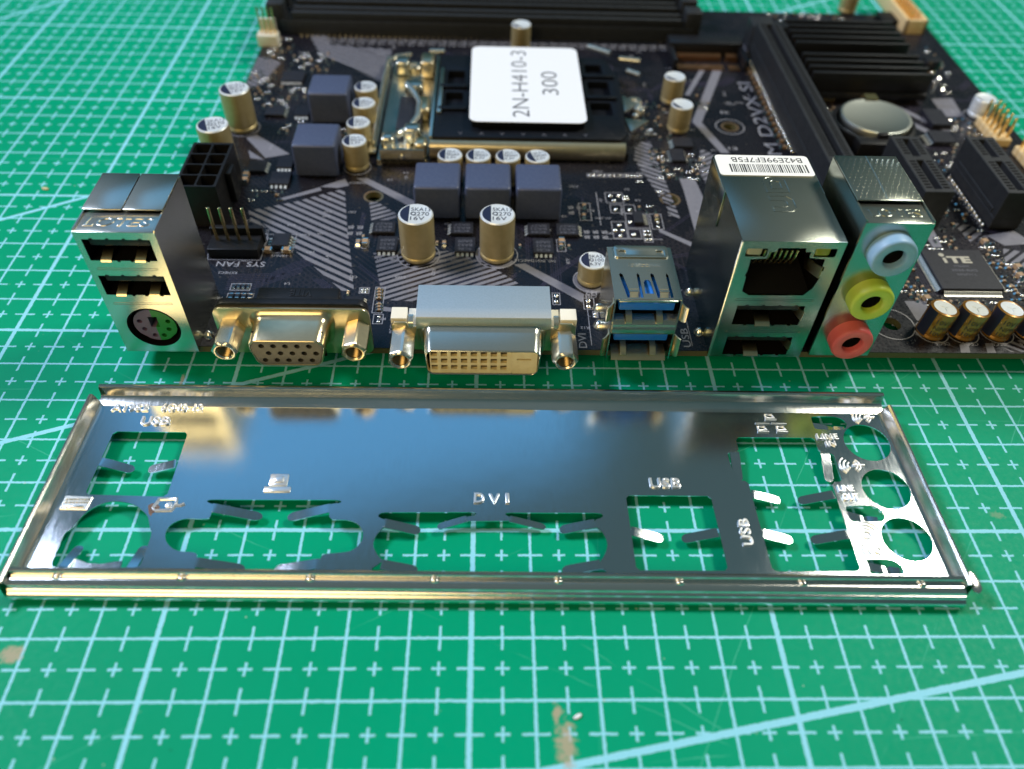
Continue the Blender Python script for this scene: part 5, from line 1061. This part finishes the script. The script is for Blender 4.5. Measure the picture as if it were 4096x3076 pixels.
# ------------------------------------------------------------------ processor socket
mb = MB(); mb.plate(rect(-13.6, 40.0, 133.0, 183.0), [rect(-6, 32, 140, 177)], TOP(7.0), 2.1)
so = mb.obj('processor_socket', brd, blackp, smooth=0); so['label'] = 'processor socket with gold coloured clamp frame and lever'
mb = MB()     # rolled front bar of the clamp frame
bar = [(135.2, 8.0), (134.9, 9.2), (134.2, 9.7), (133.2, 9.6), (132.4, 9.0), (132.0, 8.0), (131.9, 6.2), (132.2, 5.2)]
mb.loft([[(x, a, b) for a, b in bar] for x in (-13.6, -13.0, 38.2, 38.9)], 0, False); mb.add([(38.9, a, b) for a, b in bar], [tuple(range(8))]); mb.add([(-13.6, a, b) for a, b in bar], [tuple(range(8))])
mb.obj('clamp_bar', so, brass, smooth=50)
mb = MB(); mb.box(-27.6, -14.2, 130.4, 186, ZP + .2, 5.6); mb.strip([(-20.6, 130.4, 5.4), (-20.6, 129.6, 5.9), (-20.6, 129.3, 7.0), (-20.6, 129.4, 9.4)], 11.6, .6, 0, (1, 0, 0)); mb.obj('hinge_bracket', so, tin, smooth=50)
mb = MB(); mb.lathe((-20.6, 128.9, 7.2), [(.9, .4), (.9, .1), (.5, -.15), (.1, -.2)], 14, 'y'); mb.obj('rivet', so, nickel)
for (x0, x1, y0, y1, z0, z1) in ((-26.6, -23.0, 133.6, 137.6, 5.7, 10.0), (-20.8, -16.2, 137.4, 141.4, 5.7, 10.6), (-17.6, -14.2, 131.0, 135.5, 5.7, 10.0), (-22.4, -17.0, 161.5, 165.8, 5.7, 10.5), (-26.2, -22.0, 176.5, 181.5, 5.7, 10.2), (-18.6, -14.4, 175.2, 182.2, 5.7, 11.0), (-18.0, -14.6, 150, 158, 5.7, 9.6)):
    mb = MB(); mb.box(x0, x1, y0, y1, z0, z1, r=.9, seg=3); mb.obj('hinge_lug', so, brass if x0 > -19 else tin)
mb = MB(); mb.tube([(-22.5, 138.5, 8.4), (-19.5, 141.6, 8.6), (-17.6, 147, 9.0), (-17.4, 154, 9.2), (-19.0, 158.5, 9.6), (-21.6, 163.5, 9.8)], 1.0, 10); mb.obj('load_lever', so, nickel)
mb = MB(); mb.tube([(-28.6, 134.0, 8.6), (-28.9, 150, 8.8), (-29.0, 170, 8.8), (-28.8, 180, 8.8), (-26.5, 183.5, 8.8), (-22, 185, 8.8)], .55, 8); mb.obj('lever_rod', so, nickel)
mb = MB(); mb.box(-23.4, -16.6, 142.0, 160.0, 5.7, 8.2, r=.5); mb.obj('hinge_cover', so, chipm)
mb = MB(); mb.box(-13.9, -12.9, 136.0, 183.0, 7.0, 9.6, r=.2); mb.obj('frame_rail', so, tin)
mb = MB(); mb.plate([(-29.6, 131.0), (-27.8, 131.0), (-27.8, 186), (-29.6, 186)], [], TOP(7.6), .5); mb.obj('frame_rail', so, tin)
for x, y in ((-21.0, 134.6), (-21.0, 181.6), (45.0, 162.0)):
    mb = MB(); mb.lathe((x, y, 5.6), [(2.3, 0), (2.3, 1.2), (1.9, 1.6), (.9, 1.6), (.8, 1.1), (.1, 1.1)], 20); mb.obj('frame_screw', so, nickel)
mb = MB(); mb.box(-12.2, -11.0, 146.0, 172.0, 10.5, 11.2, r=.2); mb.obj('load_plate', so, tin)
for a_, b_ in (((-16.4, 186.8, 8.8), (-11.8, 187.0, 8.8)), ((33.7, 193.0, 8.6), (40.2, 188.6, 8.6)), ((42.7, 185.0, 8.6), (49.1, 183.8, 8.6)), ((44.4, 177.5, 8.4), (48.0, 175.0, 8.4))):
    mb = MB(); mb.tube([a_, b_], .95, 10); mb.obj('clamp_hook', so, nickel)
for pts in (((41.2, 163.0), (41.0, 153.5), (45.6, 158.0)), ((40.6, 149.6), (41.6, 142.8), (47.4, 148.6))):
    mb = MB(); mb.plate(list(pts), [], TOP(8.2), .6); mb.obj('corner_plate', so, tin, bevel=.08)
for x, y, z in ((44.6, 154.6, 8.4), (45.7, 153.0, 8.9), (43.8, 151.4, 8.2), (45.4, 156.0, 8.4)): mb = MB(); mb.lathe((x, y, z - 1.2), [(1.0, 0), (1.05, .8), (.8, 1.5), (.2, 1.8)], 12); mb.obj('rivet', so, nickel)

# ------------------------------------------------------------------ loose things on the board
cv = thing('socket_cover', 'black plastic processor socket cover with a white sticker reading 2N-H410-3 300', 'socket cover', (13, 158, 7))
mb = MB(); mb.plate([(-12.6, 134.4), (37.4, 134.4), (39.6, 137.0), (39.9, 150.0), (40.6, 168.0), (38.0, 180.0), (35.0, 181.6), (-11.0, 181.6), (-12.6, 180)], [rrect(-10.2, -5.2, 150.5, 158.5, .6), rrect(-10.0, -5.0, 163.5, 171.5, .6), rrect(30.8, 36.8, 147.0, 154.0, .6), rrect(31.0, 37.2, 158.0, 166.5, .6), rrect(31.0, 36.0, 171, 177, .6)], TOP(10.4), 2.4)
mb.plate([(-12.4, 134.6), (37.3, 134.6), (39.4, 137.1), (39.7, 150.0), (40.4, 168.0), (37.8, 179.8), (34.8, 181.4), (-10.9, 181.4), (-12.4, 179.8)], [], TOP(8.4), 1.3)
cvb = mb.obj('cover_shell', cv, coverp, smooth=25, bevel=.15)
mb = MB(); mb.box(-2.6, 28.2, 139.4, 181.0, 10.3, 12.6, r=.5); mb.obj('cover_platform', cv, coverp)
for q in ((-12.0, -4.0, 147.6, 149.4), (-12.0, -4.0, 160.2, 162.0), (29.6, 38.6, 155.2, 156.8), (29.8, 39.0, 167.9, 169.6)): mb = MB(); mb.box(q[0], q[1], q[2], q[3], 10.3, 11.3, r=.3); mb.obj('grip_rib', cv, coverp)
mb = MB()
for i, t in enumerate('VAVVAAV'): mb.text(t, (-6 + i * 5.6, 135.6, 10.42), (1, 0, 0), (0, 1, 0), None, 1.3)
mb.obj('moulded_marks', cv, chiptx, smooth=0)
mb = MB(); mb.plate(rrect(-3.1, 28.7, 138.3, 182.6, 2.4), [], TOP(12.78), .14); mb.obj('paper_sticker', cv, labelw, smooth=0)
mb = MB(); mb.text('2N-H410-3', (13.2, 141.0, 12.8), (0, 1, 0), (-1, 0, 0), 39.0, 4.6, off=-.008); mb.text('300', (21.8, 153.5, 12.8), (0, 1, 0), (-1, 0, 0), 13.6, 4.6, off=-.008); mb.obj('sticker_print', cv, inkg, smooth=0)
cb = thing('coin_cell', 'round silver coin cell battery in its black holder', 'battery', (112.2, 150, 7))
mb = MB(); mb.lathe((112.2, 150.0, 7.05), [(9.2, 0), (9.8, .3), (10.0, .7), (10.0, 2.8), (9.8, 3.15), (9.5, 3.25), (8.9, 3.22), (8.8, 3.18), (.3, 3.18)], 56); mb.obj('cell_can', cb, coin, smooth=40)
for (x, y, sx, sy, a, lb) in ((-113.5, 122.7, 1.1, .5, -.3, 'tiny pale yellow crumb on the mat near the left picture edge'), (16.3, -12.5, .75, .35, .5, 'tiny white fleck on the mat near the bottom of the picture')):
    mb = MB(); mb.lathe((0, 0, 0), [(.6, .02), (1.0, .25), (.8, .5), (.3, .62)], 10)
    mb.v = [(p[0] * sx * (1 + .15 * math.sin(i * 2.3)), p[1] * sy, p[2] * .8) for i, p in enumerate(mb.v)]
    c_ = mb.obj('crumb', None, crumbm if x < 0 else labelw, (x, y, 0)); c_.rotation_euler = (0, 0, a); c_['label'] = lb; c_['category'] = 'crumb'
